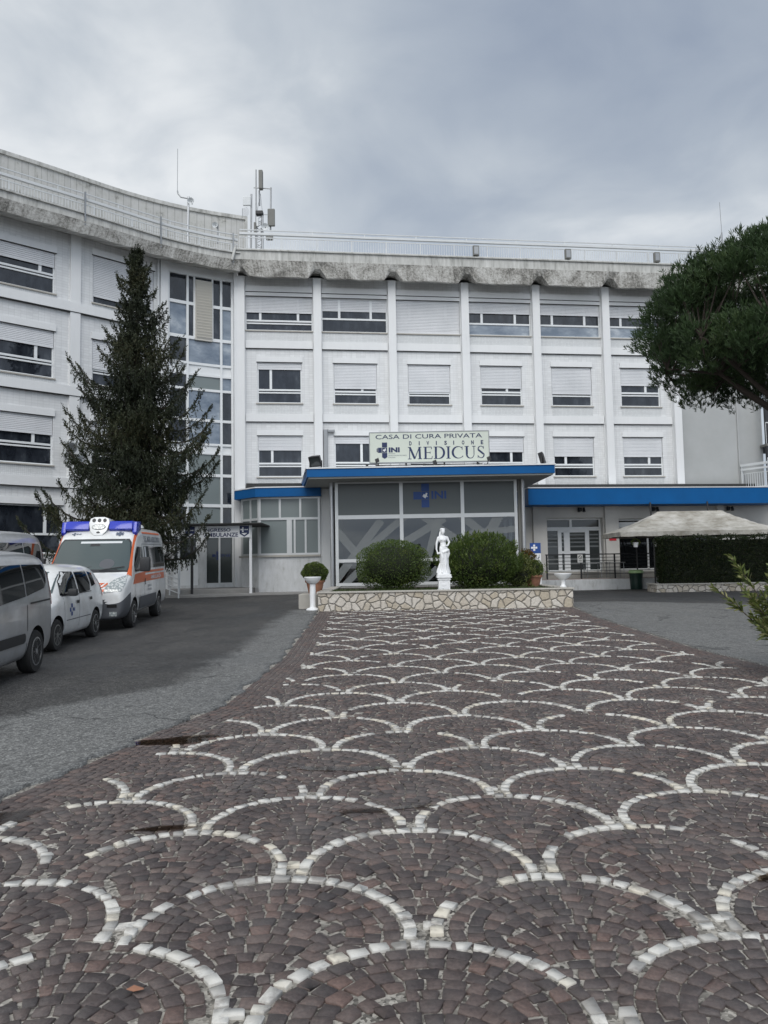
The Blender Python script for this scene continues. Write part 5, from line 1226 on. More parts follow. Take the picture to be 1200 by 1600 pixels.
top = u < .18; endm = u > .93; y = np.where(top, rng.uniform(31.15, 32, n), y); z = np.where(top, 2.5+.06*np.sin(x*5)+rng.random(n)**3*.12, z); y = np.where(endm, rng.uniform(31.15, 32, n), y); x = np.where(endm, 11.2+.1*rng.random(n), x)
D = rng.normal(size=(n, 3))*.7+np.where(top[:, None], np.array([0, 0, 1.0]), np.array([0, -1.0, .2])); leaves('foliage', np.stack([x, y, z], 1), D, rng.uniform(.05, .10, n), .04, 'leaf_hedge', T)
# ------------------------------------------------------------------ tent
T = thing('garden_tent', (13.3, 33.4, .88), 'weathered white tent with a ridge roof over the bar terrace', 'tent')
tx0, tx1, ty0, ty1, tze, tzr = 9.85, 16.75, 32.1, 34.9, 2.86, 3.78
m_ = MB(); nx = 44; rows = []; rg0, rg1 = 11.95, 14.75
def roofz(x, y):
    v_ = min(1, max(0, 1-abs(y-(ty0+ty1)/2)/((ty1-ty0)/2))); ux = min(1, (x-tx0)/(rg0-tx0)) if x < rg0 else (min(1, (tx1-x)/(tx1-rg1)) if x > rg1 else 1)
    h_ = min(v_, ux); return tze+(tzr-tze)*h_-.07*math.sin(math.pi*h_)+.012*math.sin(x*9)*math.sin(math.pi*h_)
xs = sorted(set([tx0, tx1, rg0, rg1]+list(np.linspace(tx0, tx1, nx)))); ysn = list(np.linspace(ty0, ty1, 17))
g = [[m_.pt((x, y, roofz(x, y))) for y in ysn] for x in xs]
for i in range(len(xs)-1):
    for j in range(16): m_.face((g[i][j], g[i+1][j], g[i+1][j+1], g[i][j+1]))
m_.build('roof_cloth', 'canvas', T, smooth=True)
m_ = MB(); rim = [(x, ty0) for x in xs]+[(tx1, y) for y in ysn[1:]]+[(x, ty1) for x in xs[::-1][1:]]+[(tx0, y) for y in ysn[::-1][1:]]
A_1 = []; B_1 = []
for i, (x, y) in enumerate(rim):
    o_ = .02*math.sin(i*1.3); cx_, cy_ = x-(tx0+tx1)/2, y-(ty0+ty1)/2; ll = math.hypot(cx_, cy_)
    A_1.append(m_.pt((x, y, tze))); B_1.append(m_.pt((x+cx_/ll*o_, y+cy_/ll*(o_+.01), tze-.19-.01*math.sin(i*.9))))
for i in range(len(rim)-1): m_.face((A_1[i], A_1[i+1], B_1[i+1], B_1[i]))
m_.build('valance', 'canvas', T)
for x in (11.35, 12.6, 14.2, 15.6):
    for y in (ty0+.35, ty1-.2): m_ = MB(); m_.tube((x, y, .88 if y > 33 else .6), (x, y, tze+.02), .035); m_.build('pole', 'black_metal', T)
m_ = MB(); m_.tube((11.35, ty0+.35, tze-.1), (15.6, ty0+.35, tze-.1), .025); m_.build('cross_bar', 'black_metal', T)
m_ = MB()
for x in (12.15, 14.75): m_.tube((x, 34.85, 2.8), (x, 35.0, 4.3), .04)
m_.build('upright', 'black_metal', T)
for i, (x, lb) in enumerate(((10.55, 'white hanging flower pot at the left end of the tent, left one of two'), (11.45, 'white hanging flower pot under the tent just left of the hedge'))):
    T = thing('hanging_pot', (x, 32.35, 2.22), lb, 'hanging pot', 'white pots hung under the tent')
    m_ = MB(); m_.lathe([(.08, 0), (.12, .18), (.125, .2), (.11, .2), (.01, .17)], n=18); m_.build('pot', 'white_paint', T, world=False, smooth=True)
    m_ = MB()
    for a in (0, 2.1, 4.2): m_.tube((.11*math.cos(a), .11*math.sin(a), .19), (0, 0, .62), .004)
    m_.build('hanger', 'black_metal', T, world=False)
    P, d = shell(160, (0, 0, .22), (.15, .15, .12), seed=i+40); leaves('foliage', P+np.array((x, 32.35, 2.22)), d, .06, .03, 'leaf_box', T)
for i, (x, y, lb) in enumerate(((9.5, 35.3, 'grey cafe table on the terrace left of the litter bin'), (10.55, 35.4, 'grey cafe table on the terrace near the hedge'))):
    T = thing('cafe_table', (x, y, .885), lb, 'table', 'cafe tables on the bar terrace')
    m_ = MB(); m_.box(-.38, .38, -.35, .35, .70, .73); m_.build('table_top', 'chair_grey', T, world=False)
    for a, b in ((-1, -1), (-1, 1), (1, -1), (1, 1)): m_ = MB(); m_.tube((a*.32, b*.28, 0), (a*.32, b*.28, .7), .016); m_.build('leg', 'steel_grey', T, world=False)
# ------------------------------------------------------------------ spruce
def spruce():
    T = thing('spruce_tree', (-8.42, 26.0, .35), 'tall dark spruce with drooping twigs standing behind the ambulance', 'tree')
    m_ = MB(); m_.path([(-8.42, 26, .3), (-8.422, 26, 5), (-8.40, 26, 9), (-8.42, 26, 12.6)], [.20, .14, .07, .02], 10); m_.build('trunk', 'bark', T, smooth=True)
    br = MB(); C = []; D = []; Ls = []; r_ = random.Random(12)
    prof = ([0, 1.2, 2.4, 3.8, 5.0, 6.2, 7.4, 8.6, 9.4, 10.2, 11.2, 12.0, 12.8], [2.6, 3.4, 3.35, 3.0, 2.65, 2.35, 2.15, 1.85, 1.2, .98, .66, .45, .15])
    z = 2.75; wh = 0
    while z < 12.75:
        nb = 7 if z < 9 else 5; wh += 1; off = r_.uniform(0, 6.28)
        for k in range(nb):
            a = off+2*math.pi*(k+r_.uniform(-.22, .22))/nb; Lb = float(np.interp(z, *prof))*r_.choice((.5, .7, .86, 1.0, 1.12)); zz0 = z+r_.uniform(-.14, .14); Lb *= (.74 if math.cos(a) > .35 and z < 5 else 1)
            dx, dy = math.cos(a), math.sin(a); sag = .10 if z > 9 else .17; up = .26
            pts = []; ns = 9
            for i in range(ns+1):
                u = i/ns; h_ = zz0+Lb*(-sag*1.9*math.sin(u*math.pi*.8)+up*u**3.0*.9)+(.12*Lb*u if z > 8 else 0)
                wob = .05*Lb*math.sin(u*5+k); pts.append(Vector((-8.42+dx*Lb*u-dy*wob, 26+dy*Lb*u+dx*wob, h_)))
            br.path(pts, [.035*(1-.85*i/ns)*min(1.3, Lb/2)+.004 for i in range(ns+1)], 5)
            # side shoots with hanging twigs
            nt = int(16+Lb*30)
            for t_ in range(nt):
                u = .12+.88*(t_+r_.random())/nt; i = min(ns-1, int(u*ns)); p = pts[i].lerp(pts[i+1], u*ns-i)
                side = r_.uniform(-1, 1)*(.48*Lb*(1-u)**.7*.75+.06); q = p+Vector((-dy*side, dx*side, -.10*abs(side)+r_.uniform(-.03, .03)))
                # shoot itself
                ln = r_.uniform(.14, .50)*(1.0 if z < 10 else .55)*(1.15-.5*u)
                dr = Vector((dx*.25+r_.uniform(-.12, .12), dy*.25+r_.uniform(-.12, .12), -1 if u < .95 and r_.random() < .93 else .5)).normalized()
                m2 = max(3, int(ln/.045))
                for j in range(m2):
                    c = q+dr*ln*j/m2
                    for _ in range(2): C.append(tuple(c)); D.append((dr.x+r_.gauss(0, .5), dr.y+r_.gauss(0, .5), dr.z*1.0+r_.gauss(0, .4))); Ls.append(r_.uniform(.07, .12))
                for j in range(3):   # needles along the branch
                    c = p.lerp(q, r_.random()); C.append(tuple(c)); D.append((dx+r_.gauss(0, .6), dy+r_.gauss(0, .6), r_.uniform(-.3, .8))); Ls.append(r_.uniform(.07, .13))
            # upturned tip
            tp = pts[-1]; tdir = (pts[-1]-pts[-3]).normalized()
            for j in range(26):
                c = tp-tdir*r_.uniform(0, .42); C.append(tuple(c)); D.append((tdir.x*.8+r_.gauss(0, .45), tdir.y*.8+r_.gauss(0, .45), tdir.z+.35+r_.gauss(0, .35))); Ls.append(r_.uniform(.08, .14))
        z += .33 if z < 9 else .28
    for j in range(160): C.append((-8.42+r_.gauss(0, .03), 26+r_.gauss(0, .03), r_.uniform(12.0, 12.9))); D.append((r_.gauss(0, .7), r_.gauss(0, .7), .8)); Ls.append(.10)
    br.build('branches', 'bark', T, smooth=True)
    leaves('needles', np.array(C), np.array(D), np.array(Ls), .031, 'leaf_spruce', T, tint=np.clip(rng.random(len(C))*.6+.25*np.sin(np.array(C)[:, 2]*2.3)+.15, 0, 1)); return len(C)
print('spruce', spruce())
# ------------------------------------------------------------------ umbrella pine
def pine():
    T = thing('umbrella_pine', (12.9, 22.0, .34), 'big dark umbrella pine leaning in at the right in front of the building', 'tree')
    m_ = MB(); base = Vector((12.9, 22.0, .3)); fork = Vector((12.6, 22.0, 5.3)); m_.path([base, Vector((12.95, 22, 2.5)), fork], [.30, .25, .21], 12); m_.build('trunk', 'bark', T, smooth=True)
    r_ = random.Random(31); br = MB(); C = []; D = []; Ls = []
    cx_, cy_, zc = 12.6, 22.0, 7.95; lumps = []
    for i in range(250):
        a = r_.uniform(0, 6.28); q = math.sqrt(r_.random()); rr_ = 4.5*q
        ztop = zc+2.95*math.sqrt(max(0, 1-(rr_/4.75)**2)); low = r_.random() < .48
        zz_ = ztop-r_.uniform(.1, .55) if not low else (zc-1.15+r_.uniform(0, 1.6)+.25*(1-q)); 
        if low and q < .35: zz_ += .5
        lumps.append(Vector((cx_+rr_*math.cos(a)*1.0, cy_+rr_*math.sin(a), zz_)))
    limbs = []
    for i in range(11):
        a = 2*math.pi*i/11+r_.uniform(-.2, .2); e1 = Vector((cx_+2.6*math.cos(a), cy_+2.6*math.sin(a), 7.0+r_.uniform(-.2, .5))); mid = fork.lerp(e1, .5)+Vector((0, 0, -.15)); br.path([fork, mid, e1], [.12, .085, .055], 8); limbs.append((mid, e1))
        e2 = Vector((cx_+4.2*math.cos(a+.15), cy_+4.2*math.sin(a+.15), 7.2+r_.uniform(-.1, .7))); br.path([e1, e2], [.05, .02], 7); limbs.append((e1, e2))
    for p in lumps:
        best = min(((p-(m1 if (p-m1).length < (p-m2).length else m2)).length, k) for k, (m1, m2) in enumerate(limbs)); m1, m2 = limbs[best[1]]; src = m1 if (p-m1).length < (p-m2).length else m2
        br.path([src, src.lerp(p, .5)+Vector((0, 0, -.15)), p], [.035, .024, .012], 5)
        rad = r_.uniform(.5, .85); nt = int(88*rad/.55)
        for j in range(nt):
            d = Vector((r_.gauss(0, 1), r_.gauss(0, 1), r_.gauss(0, .8)+.35)).normalized(); c = p+Vector((d.x*rad, d.y*rad, d.z*rad*.72))*(r_.uniform(.45, 1.0))
            ax = (d*.6+Vector((0, 0, .9))).normalized()
            for k in range(11):
                C.append(tuple(c+ax*r_.uniform(-.05, .08))); D.append((ax.x+r_.gauss(0, .42), ax.y+r_.gauss(0, .42), ax.z+r_.gauss(0, .35))); Ls.append(r_.uniform(.12, .21))
    br.build('branches', 'bark', T, smooth=True); Ca = np.array(C)
    leaves('needles', Ca, np.array(D), np.array(Ls), .024, 'leaf_pine', T, tint=np.clip(rng.random(len(C))*.45+.3+.22*np.sin(Ca[:, 0]*2.7)*np.sin(Ca[:, 2]*3.1+Ca[:, 1]), 0, 1)); return len(C)
print('pine', pine())
# ------------------------------------------------------------------ oleander at the right edge
def oleander(x0, y0, seed, label, hmax):
    zb = gz(x0, y0); T = thing('oleander_shrub', (x0, y0, zb), label, 'shrub')
    r_ = random.Random(seed); st = MB(); C = []; D = []; Ls = []
    for i in range(34):
        a = r_.uniform(0, 6.28); lean = r_.uniform(.15, 1.05); h_ = hmax*r_.uniform(.45, 1.0); p = Vector((x0+.1*math.cos(a), y0+.1*math.sin(a), zb)); pts = [p]
        for k in range(1, 8): u = k/7; pts.append(Vector((x0+math.cos(a)*lean*u**1.3, y0+math.sin(a)*lean*u**1.3, zb+h_*u)))
        st.path(pts, [.012*(1-.6*k/7) for k in range(8)], 6)
        tips = [(pts[-1], (pts[-1]-pts[-2]).normalized(), .45)]
        for q in range(3):
            u = r_.uniform(.45, .85); b = pts[int(u*7)]; dd = Vector((math.cos(a+r_.uniform(-1.3, 1.3))*.7, math.sin(a+r_.uniform(-1.3, 1.3))*.7, .8)).normalized(); e_ = b+dd*r_.uniform(.15, .3); st.path([b, e_], [.007, .004], 5); tips.append((e_, dd, .25))
        for e_, dd, L_ in tips:
            for k in range(40 if L_ > .3 else 26):
                u = r_.random(); c = e_-dd*L_*u; f_ = 1-.6*(1-u)
                C.append(tuple(c)); D.append((dd.x*(1.2-.7*u)+r_.gauss(0, .5), dd.y*(1.2-.7*u)+r_.gauss(0, .5), dd.z*(1.2-.5*u)+r_.gauss(0, .28))); Ls.append(r_.uniform(.12, .21)*f_+.02)
    st.build('stem', 'bark', T); leaves('leaves', np.array(C), np.array(D), np.array(Ls), .028, 'leaf_oleander', T, droop=.12)
oleander(5.42, 10.2, 3, 'yellowish green oleander shrub with long leaves at the right edge of the paving', 1.62)
# ------------------------------------------------------------------ antennas
def AP(px, py, Y=35.8): k = Y/1202.0; dy = 885-py; return ((px-600+.0175*dy)*k, 1.6+(dy-.0175*(px-600))*k)
T = thing('antenna_mast', (-5.9, 35.8, 16.0), 'cluster of steel antenna masts with panels and dishes on the roof corner', 'antenna mast')
def pole(mb, x0, y0, x1, y1, r, Y=35.8):
    a = AP(x0, y0, Y); b = AP(x1, y1, Y); mb.tube((a[0], Y, a[1]), (b[0], Y, b[1]), r, n=7)
m_ = MB(); pole(m_, 385, 388, 384.5, 286, .045); pole(m_, 393.5, 388, 391.5, 245, .035, 35.9); pole(m_, 393, 388, 393.3, 315, .055, 35.6); pole(m_, 403.5, 388, 402.5, 320, .055, 35.6); pole(m_, 416, 345, 416, 275, .04, 35.9); pole(m_, 388, 275, 417, 277, .025, 35.9); pole(m_, 397, 280, 398, 305, .04, 35.9)
m_.build('mast', 'steel_grey', T)
m_ = MB()
for k in range(10): y = 322+k*6.5; pole(m_, 393.2, y, 403, y+(6.5 if k % 2 else 0), .016, 35.6); pole(m_, 403, y, 393.2, y+6.5, .014, 35.6)
pole(m_, 399, 285, 403, 320, .012); pole(m_, 399, 285, 393, 320, .012); pole(m_, 393, 320, 418, 320, .015); m_.build('lattice', 'steel_grey', T)
def panel(x0, x1, y0, y1, Y, d_, mat, name='panel_antenna'):
    a = AP(x0, y0, Y); b = AP(x1, y1, Y); m2 = MB(); m2.box(a[0], b[0], Y-d_/2, Y+d_/2, b[1], a[1]); return m2.build(name, mat, T, bevel=.03)
panel(396, 403, 247, 278, 35.7, .25, 'dark_box'); panel(411, 423, 311, 339, 35.8, .15, 'dark_box'); panel(393, 397, 324, 340, 35.5, .12, 'rail_white'); panel(389, 393, 333, 354, 35.5, .14, 'dark_box'); panel(392, 404, 315, 321, 35.6, .3, 'black_metal', 'bracket'); panel(409, 420, 354, 361, 35.5, .3, 'dark_box', 'camera_box'); panel(371, 384, 290, 305, 35.7, .10, 'rail_white', 'grid_antenna')
def dish(px, py, r, Y, mat='rail_white', tilt=(0, -1, 0), name='dish'):
    a = AP(px, py, Y); m2 = MB(); m2.lathe([(r*.15, .10), (r*.6, .07), (r, -.02), (r*1.03, -.01), (r*.6, .09), (.02, .13)], (a[0], Y, a[1]), n=22, axis='y'); m2.tube((a[0], Y+.1, a[1]), (a[0], Y+.3, a[1]), .03); return m2.build(name, mat, T, smooth=True)
dish(407, 340, .17, 35.4); 
# wire grid dish
a = AP(377, 317, 35.7); m_ = MB()
for k in range(9):
    t0 = -1+k*.25; m_.tube((a[0]-.2, 35.7, a[1]+t0*.2), (a[0]+.14*math.cos(t0*1.2), 35.6, a[1]+t0*.22), .006, n=5)
m_.tube((a[0]-.2, 35.7, a[1]-.22), (a[0]-.2, 35.7, a[1]+.22), .012); m_.build('grid_dish', 'steel_grey', T)
def whip(px, ptop, pbot, Y, label, parts):
    a = AP(px, pbot, Y); TT = thing('whip_antenna', (a[0], Y, a[1]), label, 'antenna'); return TT
Yw = 33.7; T2 = T; a = AP(283, 378, Yw); T = thing('whip_antenna', (a[0], Yw, a[1]), 'tall thin whip antenna on a bent pole with a small dish on the left wing', 'antenna')
m_ = MB(); pole(m_, 283, 380, 283, 290, .05, Yw); m_.build('pole', 'galvanised', T)
m_ = MB(); p = [AP(*q, Yw) for q in ((282, 293), (271, 291), (266, 285), (265, 280))]; m_.path([(x, Yw, z) for x, z in p], .03); m_.build('bent_arm', 'steel_grey', T)
m_ = MB(); pole(m_, 265, 284, 264, 210, .014, Yw); m_.build('whip', 'steel_grey', T); dish(286.5, 297, .15, Yw-.1)
Yd = 33.9; a = AP(327, 352, Yd); T = thing('roof_dish', (a[0], Yd, a[1]-.1), 'small white dish on a short pole by the penthouse wall', 'satellite dish')
m_ = MB(); pole(m_, 331, 368, 331, 336, .03, Yd); m_.build('pole', 'steel_grey', T); dish(326.5, 337, .13, Yd-.12)
Yr = 38.5; a = AP(1142, 388, Yr); T = thing('whip_antenna', (a[0], Yr, a[1]), 'lone thin whip antenna on the roof behind the umbrella pine', 'antenna')
m_ = MB(); pole(m_, 1142, 392, 1141, 350, .035, Yr); m_.build('pole', 'steel_grey', T); m_ = MB(); pole(m_, 1141, 350, 1139, 300, .014, Yr); m_.build('whip', 'steel_grey', T)
# fallen leaf
m_ = MB(); q = (-.98, 3.05); m_.poly([(q[0]-.035, q[1], .010), (q[0]-.01, q[1]+.02, .016), (q[0]+.03, q[1]+.012, .009), (q[0]+.035, q[1]-.005, .012), (q[0], q[1]-.018, .011)]); props(m_.build('fallen_leaf', 'terracotta', fixn=False), 'small dry yellow leaf lying on the cobbles at the bottom left', 'leaf')
# ------------------------------------------------------------------ vehicles (x forward, y to its left, z up)
def Sx(x, zb, zt, w, belt=None, wt=None, zl=.5):
    if belt is None: return (x, [(0, zb), (w*.72, zb), (w*.94, zb+.04), (w, zb+(zt-zb)*.35), (w, zb+(zt-zb)*.6), (w-.01, zt-.13), (w-.06, zt-.055), (w-.2, zt-.015), (0, zt)])
    return (x, [(0, zb), (w*.72, zb), (w*.95, zb+.03), (w, zl), (w, (zl+belt)/2+.1), (w-.012, belt), (wt, zt-.15), (wt-.12, zt-.03), (0, zt)])
def vehicle_body(T, stations, wheels, rw, mats, mat_fn, wy, sub=2):
    V = []; F_ = []; MI = []; n = len(stations[0][1])
    for x, pts in stations:
        for y, z in pts: V.append((x, y, z))
        for y, z in pts[1:-1][::-1]: V.append((x, -y, z))
    rl = 2*n-2
    for i in range(len(stations)-1):
        for k in range(rl):
            F_.append((i*rl+k, i*rl+(k+1) % rl, (i+1)*rl+(k+1) % rl, (i+1)*rl+k)); kk = k if k < n-1 else rl-1-k; MI.append(mat_fn(i, kk))
    F_.append(tuple(range(rl))[::-1]); MI.append(mat_fn(0, -1)); b0 = (len(stations)-1)*rl; F_.append(tuple(range(b0, b0+rl))); MI.append(mat_fn(len(stations)-2, -1))
    me = bpy.data.meshes.new('tmp'); me.from_pydata(V, [], F_); me.polygons.foreach_set('material_index', MI)
    bm = bmesh.new(); bm.from_mesh(me); bmesh.ops.recalc_face_normals(bm, faces=bm.faces); bm.to_mesh(me); bm.free()
    for mt in mats: me.materials.append(MATS[mt])
    ob = bpy.data.objects.new('tmp', me); COL.objects.link(ob); s_ = ob.modifiers.new('s', 'SUBSURF'); s_.levels = sub; s_.render_levels = sub
    cutters = []
    for wx in wheels:
        for sg in (-1, 1):
            c = MB(); y0, y1 = (wy-.22, wy+.4); c.tube((wx, sg*y0, rw), (wx, sg*y1, rw), rw+.065, n=36)
            c.box(wx-rw-.06, wx+rw+.06, min(sg*y0, sg*y1), max(sg*y0, sg*y1), -.2, rw*.4) if False else None
            cm = bpy.data.meshes.new('c'); cm.from_pydata(c.v, [], c.f); bm = bmesh.new(); bm.from_mesh(cm); bmesh.ops.recalc_face_normals(bm, faces=bm.faces); bm.to_mesh(cm); bm.free()
            co = bpy.data.objects.new('c', cm); COL.objects.link(co); cutters.append(co)
            b_ = ob.modifiers.new('b', 'BOOLEAN'); b_.operation = 'DIFFERENCE'; b_.object = co; b_.solver = 'EXACT'
    dg = bpy.context.evaluated_depsgraph_get(); m2 = bpy.data.meshes.new_from_object(ob.evaluated_get(dg))
    bpy.data.objects.remove(ob, do_unlink=True)
    for c in cutters: bpy.data.objects.remove(c, do_unlink=True)
    m2.name = 'body'; mi_ = [p.material_index for p in m2.polygons]; m2.materials.clear(); m2.polygons.foreach_set('material_index', mi_)
    ai = len(mats)
    for p in m2.polygons:
        c = p.center
        for wx in wheels:
            r_ = math.hypot(c.x-wx, c.z-rw)
            if r_ < rw+.0655 and abs(c.y) < wy+.3 and abs(p.normal.x*(c.x-wx)+p.normal.z*(c.z-rw)) > .0 and (abs(c.y) < wy-.2 or r_ > rw+.055) and (p.normal.x*(wx-c.x)+p.normal.z*(rw-c.z) > .5*r_ or abs(c.y) < wy-.15): p.material_index = ai
    mi_ = [p.material_index for p in m2.polygons]; o = finish(m2, 'body', list(mats)+['arch_black'], T, False, True); o.data.polygons.foreach_set('material_index', mi_)
    try: o.data.set_sharp_from_angle(angle=R(42))
    except Exception: pass
    bm = bmesh.new(); bm.from_mesh(o.data); bv = BVHTree.FromBMesh(bm); bm.free(); return o, bv
def patch(T, bv, poly, axis, name, mat, off=.006, cuts=5, parent=None, text=None, thick=0.0):
    """a sheet lying on the body: poly is seen along the axis"""
    bm = bmesh.new()
    if text is None:
        if isinstance(poly[0][0], (list, tuple)): polys = poly
        else: polys = [poly]
        for P in polys: bm.faces.new([bm.verts.new((a, b, 0)) for a, b in P])
        bmesh.ops.triangulate(bm, faces=bm.faces)
        if cuts: bmesh.ops.subdivide_edges(bm, edges=bm.edges, cuts=cuts, use_grid_fill=True)
    else:
        V, F_ = text; vs_ = [bm.verts.new((a, b, 0)) for a, b in V]
        for f in F_:
            try: bm.faces.new([vs_[k] for k in f])
            except ValueError: pass
    last = None
    for v_ in bm.verts:
        a, b = v_.co.x, v_.co.y
        if axis == 'L': o_, d = Vector((a, 4, b)), Vector((0, -1, 0))
        elif axis == 'Rr': o_, d = Vector((a, -4, b)), Vector((0, 1, 0))
        elif axis == 'F': o_, d = Vector((6, a, b)), Vector((-1, 0, 0))
        elif axis == 'B': o_, d = Vector((-6, a, b)), Vector((1, 0, 0))
        else: o_, d = Vector((a, b, 5)), Vector((0, 0, -1))
        h_, nn, _, _ = bv.ray_cast(o_, d)
        if h_ is None: v_.co = o_+d*3; continue
        v_.co = h_+nn*off
    me = bpy.data.meshes.new(name); bmesh.ops.recalc_face_normals(bm, faces=bm.faces); bm.to_mesh(me); bm.free()
    return finish(me, name, mat, parent or T, False, True)
def both(T, bv, poly, name, mat, **kw): patch(T, bv, poly, 'L', name, mat, **kw); patch(T, bv, poly, 'Rr', name, mat, **kw)
def wheel(T, x, y, r, w_, style, rimmat='rim_alloy'):
    sg = 1 if y > 0 else -1
    m_ = MB(); prof = [(r*.62, -w_/2), (r*.93, -w_/2), (r*.99, -w_*.36), (r, -w_*.2), (r, w_*.2), (r*.99, w_*.36), (r*.93, w_/2), (r*.62, w_/2)]
    m_.lathe(prof, (x, y, r), n=40, axis='y'); o = m_.build('wheel', 'tyre_rubber', T, world=False, smooth=True)
    m_ = MB(); yo = y+sg*(w_/2-.012)
    m_.lathe([(r*.655, -.01), (r*.66, .012), (r*.60, .016), (r*.585, -.03)], (x, yo, r), n=36, axis='y') if sg > 0 else m_.lathe([(r*.585, .03), (r*.60, -.016), (r*.66, -.012), (r*.655, .01)], (x, yo, r), n=36, axis='y')
    for k in range(style):
        a = 2*math.pi*k/style+.3; ca, sa = math.cos(a), math.sin(a)
        for q in ((-1, 1) if style <= 7 else (0,)):
            m_.obox((x+ca*r*.34-sa*q*r*.085, yo+sg*.0, r+sa*r*.34+ca*q*r*.085), (ca*r*.28, 0, sa*r*.28), (0, .012, 0), (-sa*r*.048, 0, ca*r*.048))
    m_.tube((x, yo-sg*.01, r), (x, yo+sg*.016, r), r*.14, n=20)
    m_.build('rim', rimmat, o, world=False, smooth=True)
    m_ = MB(); m_.tube((x, y+sg*(w_/2-.06), r), (x, y+sg*(w_/2-.05), r), r*.60, n=28); m_.build('brake_disc', 'arch_black', o, world=False)
def place(name, contact, direction, wx, wy, label, cat='van'):
    d = Vector(direction).normalized(); l_ = Vector((-d.y, d.x)); p = Vector(contact[:2])-d*wx-l_*wy
    slope = .0225 if p.y < 24 else 0; zc = gz(p.x, p.y)+.012
    T = bpy.data.objects.new(name, None); COL.objects.link(T); T.location = (p.x, p.y, zc); T.rotation_euler = (0, -math.asin(slope*d.y), math.atan2(d.y, d.x)); WL[T.name] = Vector((0, 0, 0)); return props(T, label, cat)
def mirror_(T, x, y, z, sx, sy, sz, mat='plastic_dark'):
    for sg in (-1, 1):
        m_ = MB(); m_.box(x-sx/2, x+sx/2, sg*y if sg > 0 else -y-sy, sg*y+sy if sg > 0 else -y, z, z+sz); o = m_.build('wing_mirror', mat, T, world=False, bevel=min(sx, sz)*.28, smooth=True)
        m_ = MB(); m_.tube((x-.03, sg*(y-.16), z+.03), (x-.01, sg*(y+.05), z+.06), .03); m_.build('arm', mat, o, world=False)
# ---------- ambulance
T = place('ambulance', (-6.0, 18.44), (.108, -.994), 1.75, 1.0, 'white and orange ambulance with a blue light bar, parked facing the camera by the spruce', 'ambulance')
st = [Sx(2.66, .42, .80, .72), Sx(2.69, .30, .92, .88), Sx(2.62, .26, 1.05, .96), Sx(2.40, .25, 1.20, 1.0), Sx(2.12, .25, 1.32, 1.02), Sx(1.92, .27, 1.40, 1.025, 1.24, 1.0), Sx(1.5, .30, 1.84, 1.025, 1.30, .94), Sx(1.16, .30, 2.20, 1.025, 1.34, .92), Sx(.98, .30, 2.42, 1.025, 1.34, .92), Sx(.70, .30, 2.52, 1.025, 1.34, .93), Sx(.2, .30, 2.54, 1.025, 1.34, .94), Sx(-1.2, .30, 2.54, 1.025, 1.34, .94), Sx(-2.45, .32, 2.53, 1.02, 1.34, .93), Sx(-2.66, .34, 2.48, 1.0, 1.33, .90), Sx(-2.70, .5, 2.35, .9, 1.3, .75)]
o, bv = vehicle_body(T, st, (1.75, -1.45), .345, ('paint_white', 'bumper_grey'), lambda i, k: 1 if (i <= 3 and k in (-1, 0, 1, 2, 3)) else 0, .93)
patch(T, bv, [(-.86, 1.40), (.86, 1.40), (.90, 1.52), (.80, 2.08), (.74, 2.15), (-.74, 2.15), (-.80, 2.08), (-.90, 1.52)], 'F', 'windscreen', 'windscreen_glass', .009)
patch(T, bv, [(-.89, 1.36), (.89, 1.36), (.935, 1.52), (.83, 2.10), (.77, 2.185), (-.77, 2.185), (-.83, 2.10), (-.935, 1.52)], 'F', 'windscreen_seal', 'plastic_dark', .005)
patch(T, bv, [(-.35, 2.07), (.62, 2.07), (.62, 2.12), (-.35, 2.12)], 'F', 'sun_strip', 'rail_white', .012)
patch(T, bv, [[(.38+.17*math.cos(t_)*k_, 1.56+.12*math.sin(t_)*k_) for t_ in [2*math.pi*j/18 for j in range(18)]] for k_ in (1,)], 'F', 'steering_wheel', 'bumper_grey', .011, 0)
patch(T, bv, [(-.12, 2.0), (.12, 2.0), (.10, 2.06), (-.10, 2.06)], 'F', 'rear_mirror', 'plastic_dark', .012, 0)
patch(T, bv, [[(-.90, 1.36), (.90, 1.36), (.88, 1.41), (-.88, 1.41)]], 'F', 'windscreen_trim', 'plastic_dark', .010, 6)
for q in (-.5, .25): 
    m_ = MB(); m_.tube((2.0, q, 1.42), (1.83, q+.55, 1.50), .012); m_.build('wiper', 'plastic_dark', T, world=False)
both(T, bv, [(1.60, 1.34), (.66, 1.38), (.66, 1.97), (1.08, 1.99), (1.38, 1.72), (1.58, 1.50)], 'side_window', 'car_glass')
both(T, bv, [(.42, 1.42), (-.92, 1.42), (-.92, 2.0), (.42, 2.0)], 'side_window', 'car_glass'); both(T, bv, [(-.98, 1.42), (-2.4, 1.42), (-2.4, 2.0), (-.98, 2.0)], 'side_window', 'car_glass')
both(T, bv, [(.38, 1.44), (.20, 1.44), (.20, 1.99), (.38, 1.99)], 'window_sticker', 'rail_white', off=.008, cuts=2)
both(T, bv, [[(1.92, 1.06), (1.62, 1.30), (.46, 1.34), (.46, 1.08)], [(.46, 1.30), (-2.6, 1.30), (-2.6, 1.36), (.46, 1.36)], [(.46, 1.08), (-2.6, 1.08), (-2.6, 1.25), (.46, 1.25)]], 'orange_band', 'orange_film', off=.005)
both(T, bv, [[(.80, 2.335), (-2.55, 2.335), (-2.55, 2.385), (.80, 2.385)]], 'orange_band', 'orange_film', off=.005)
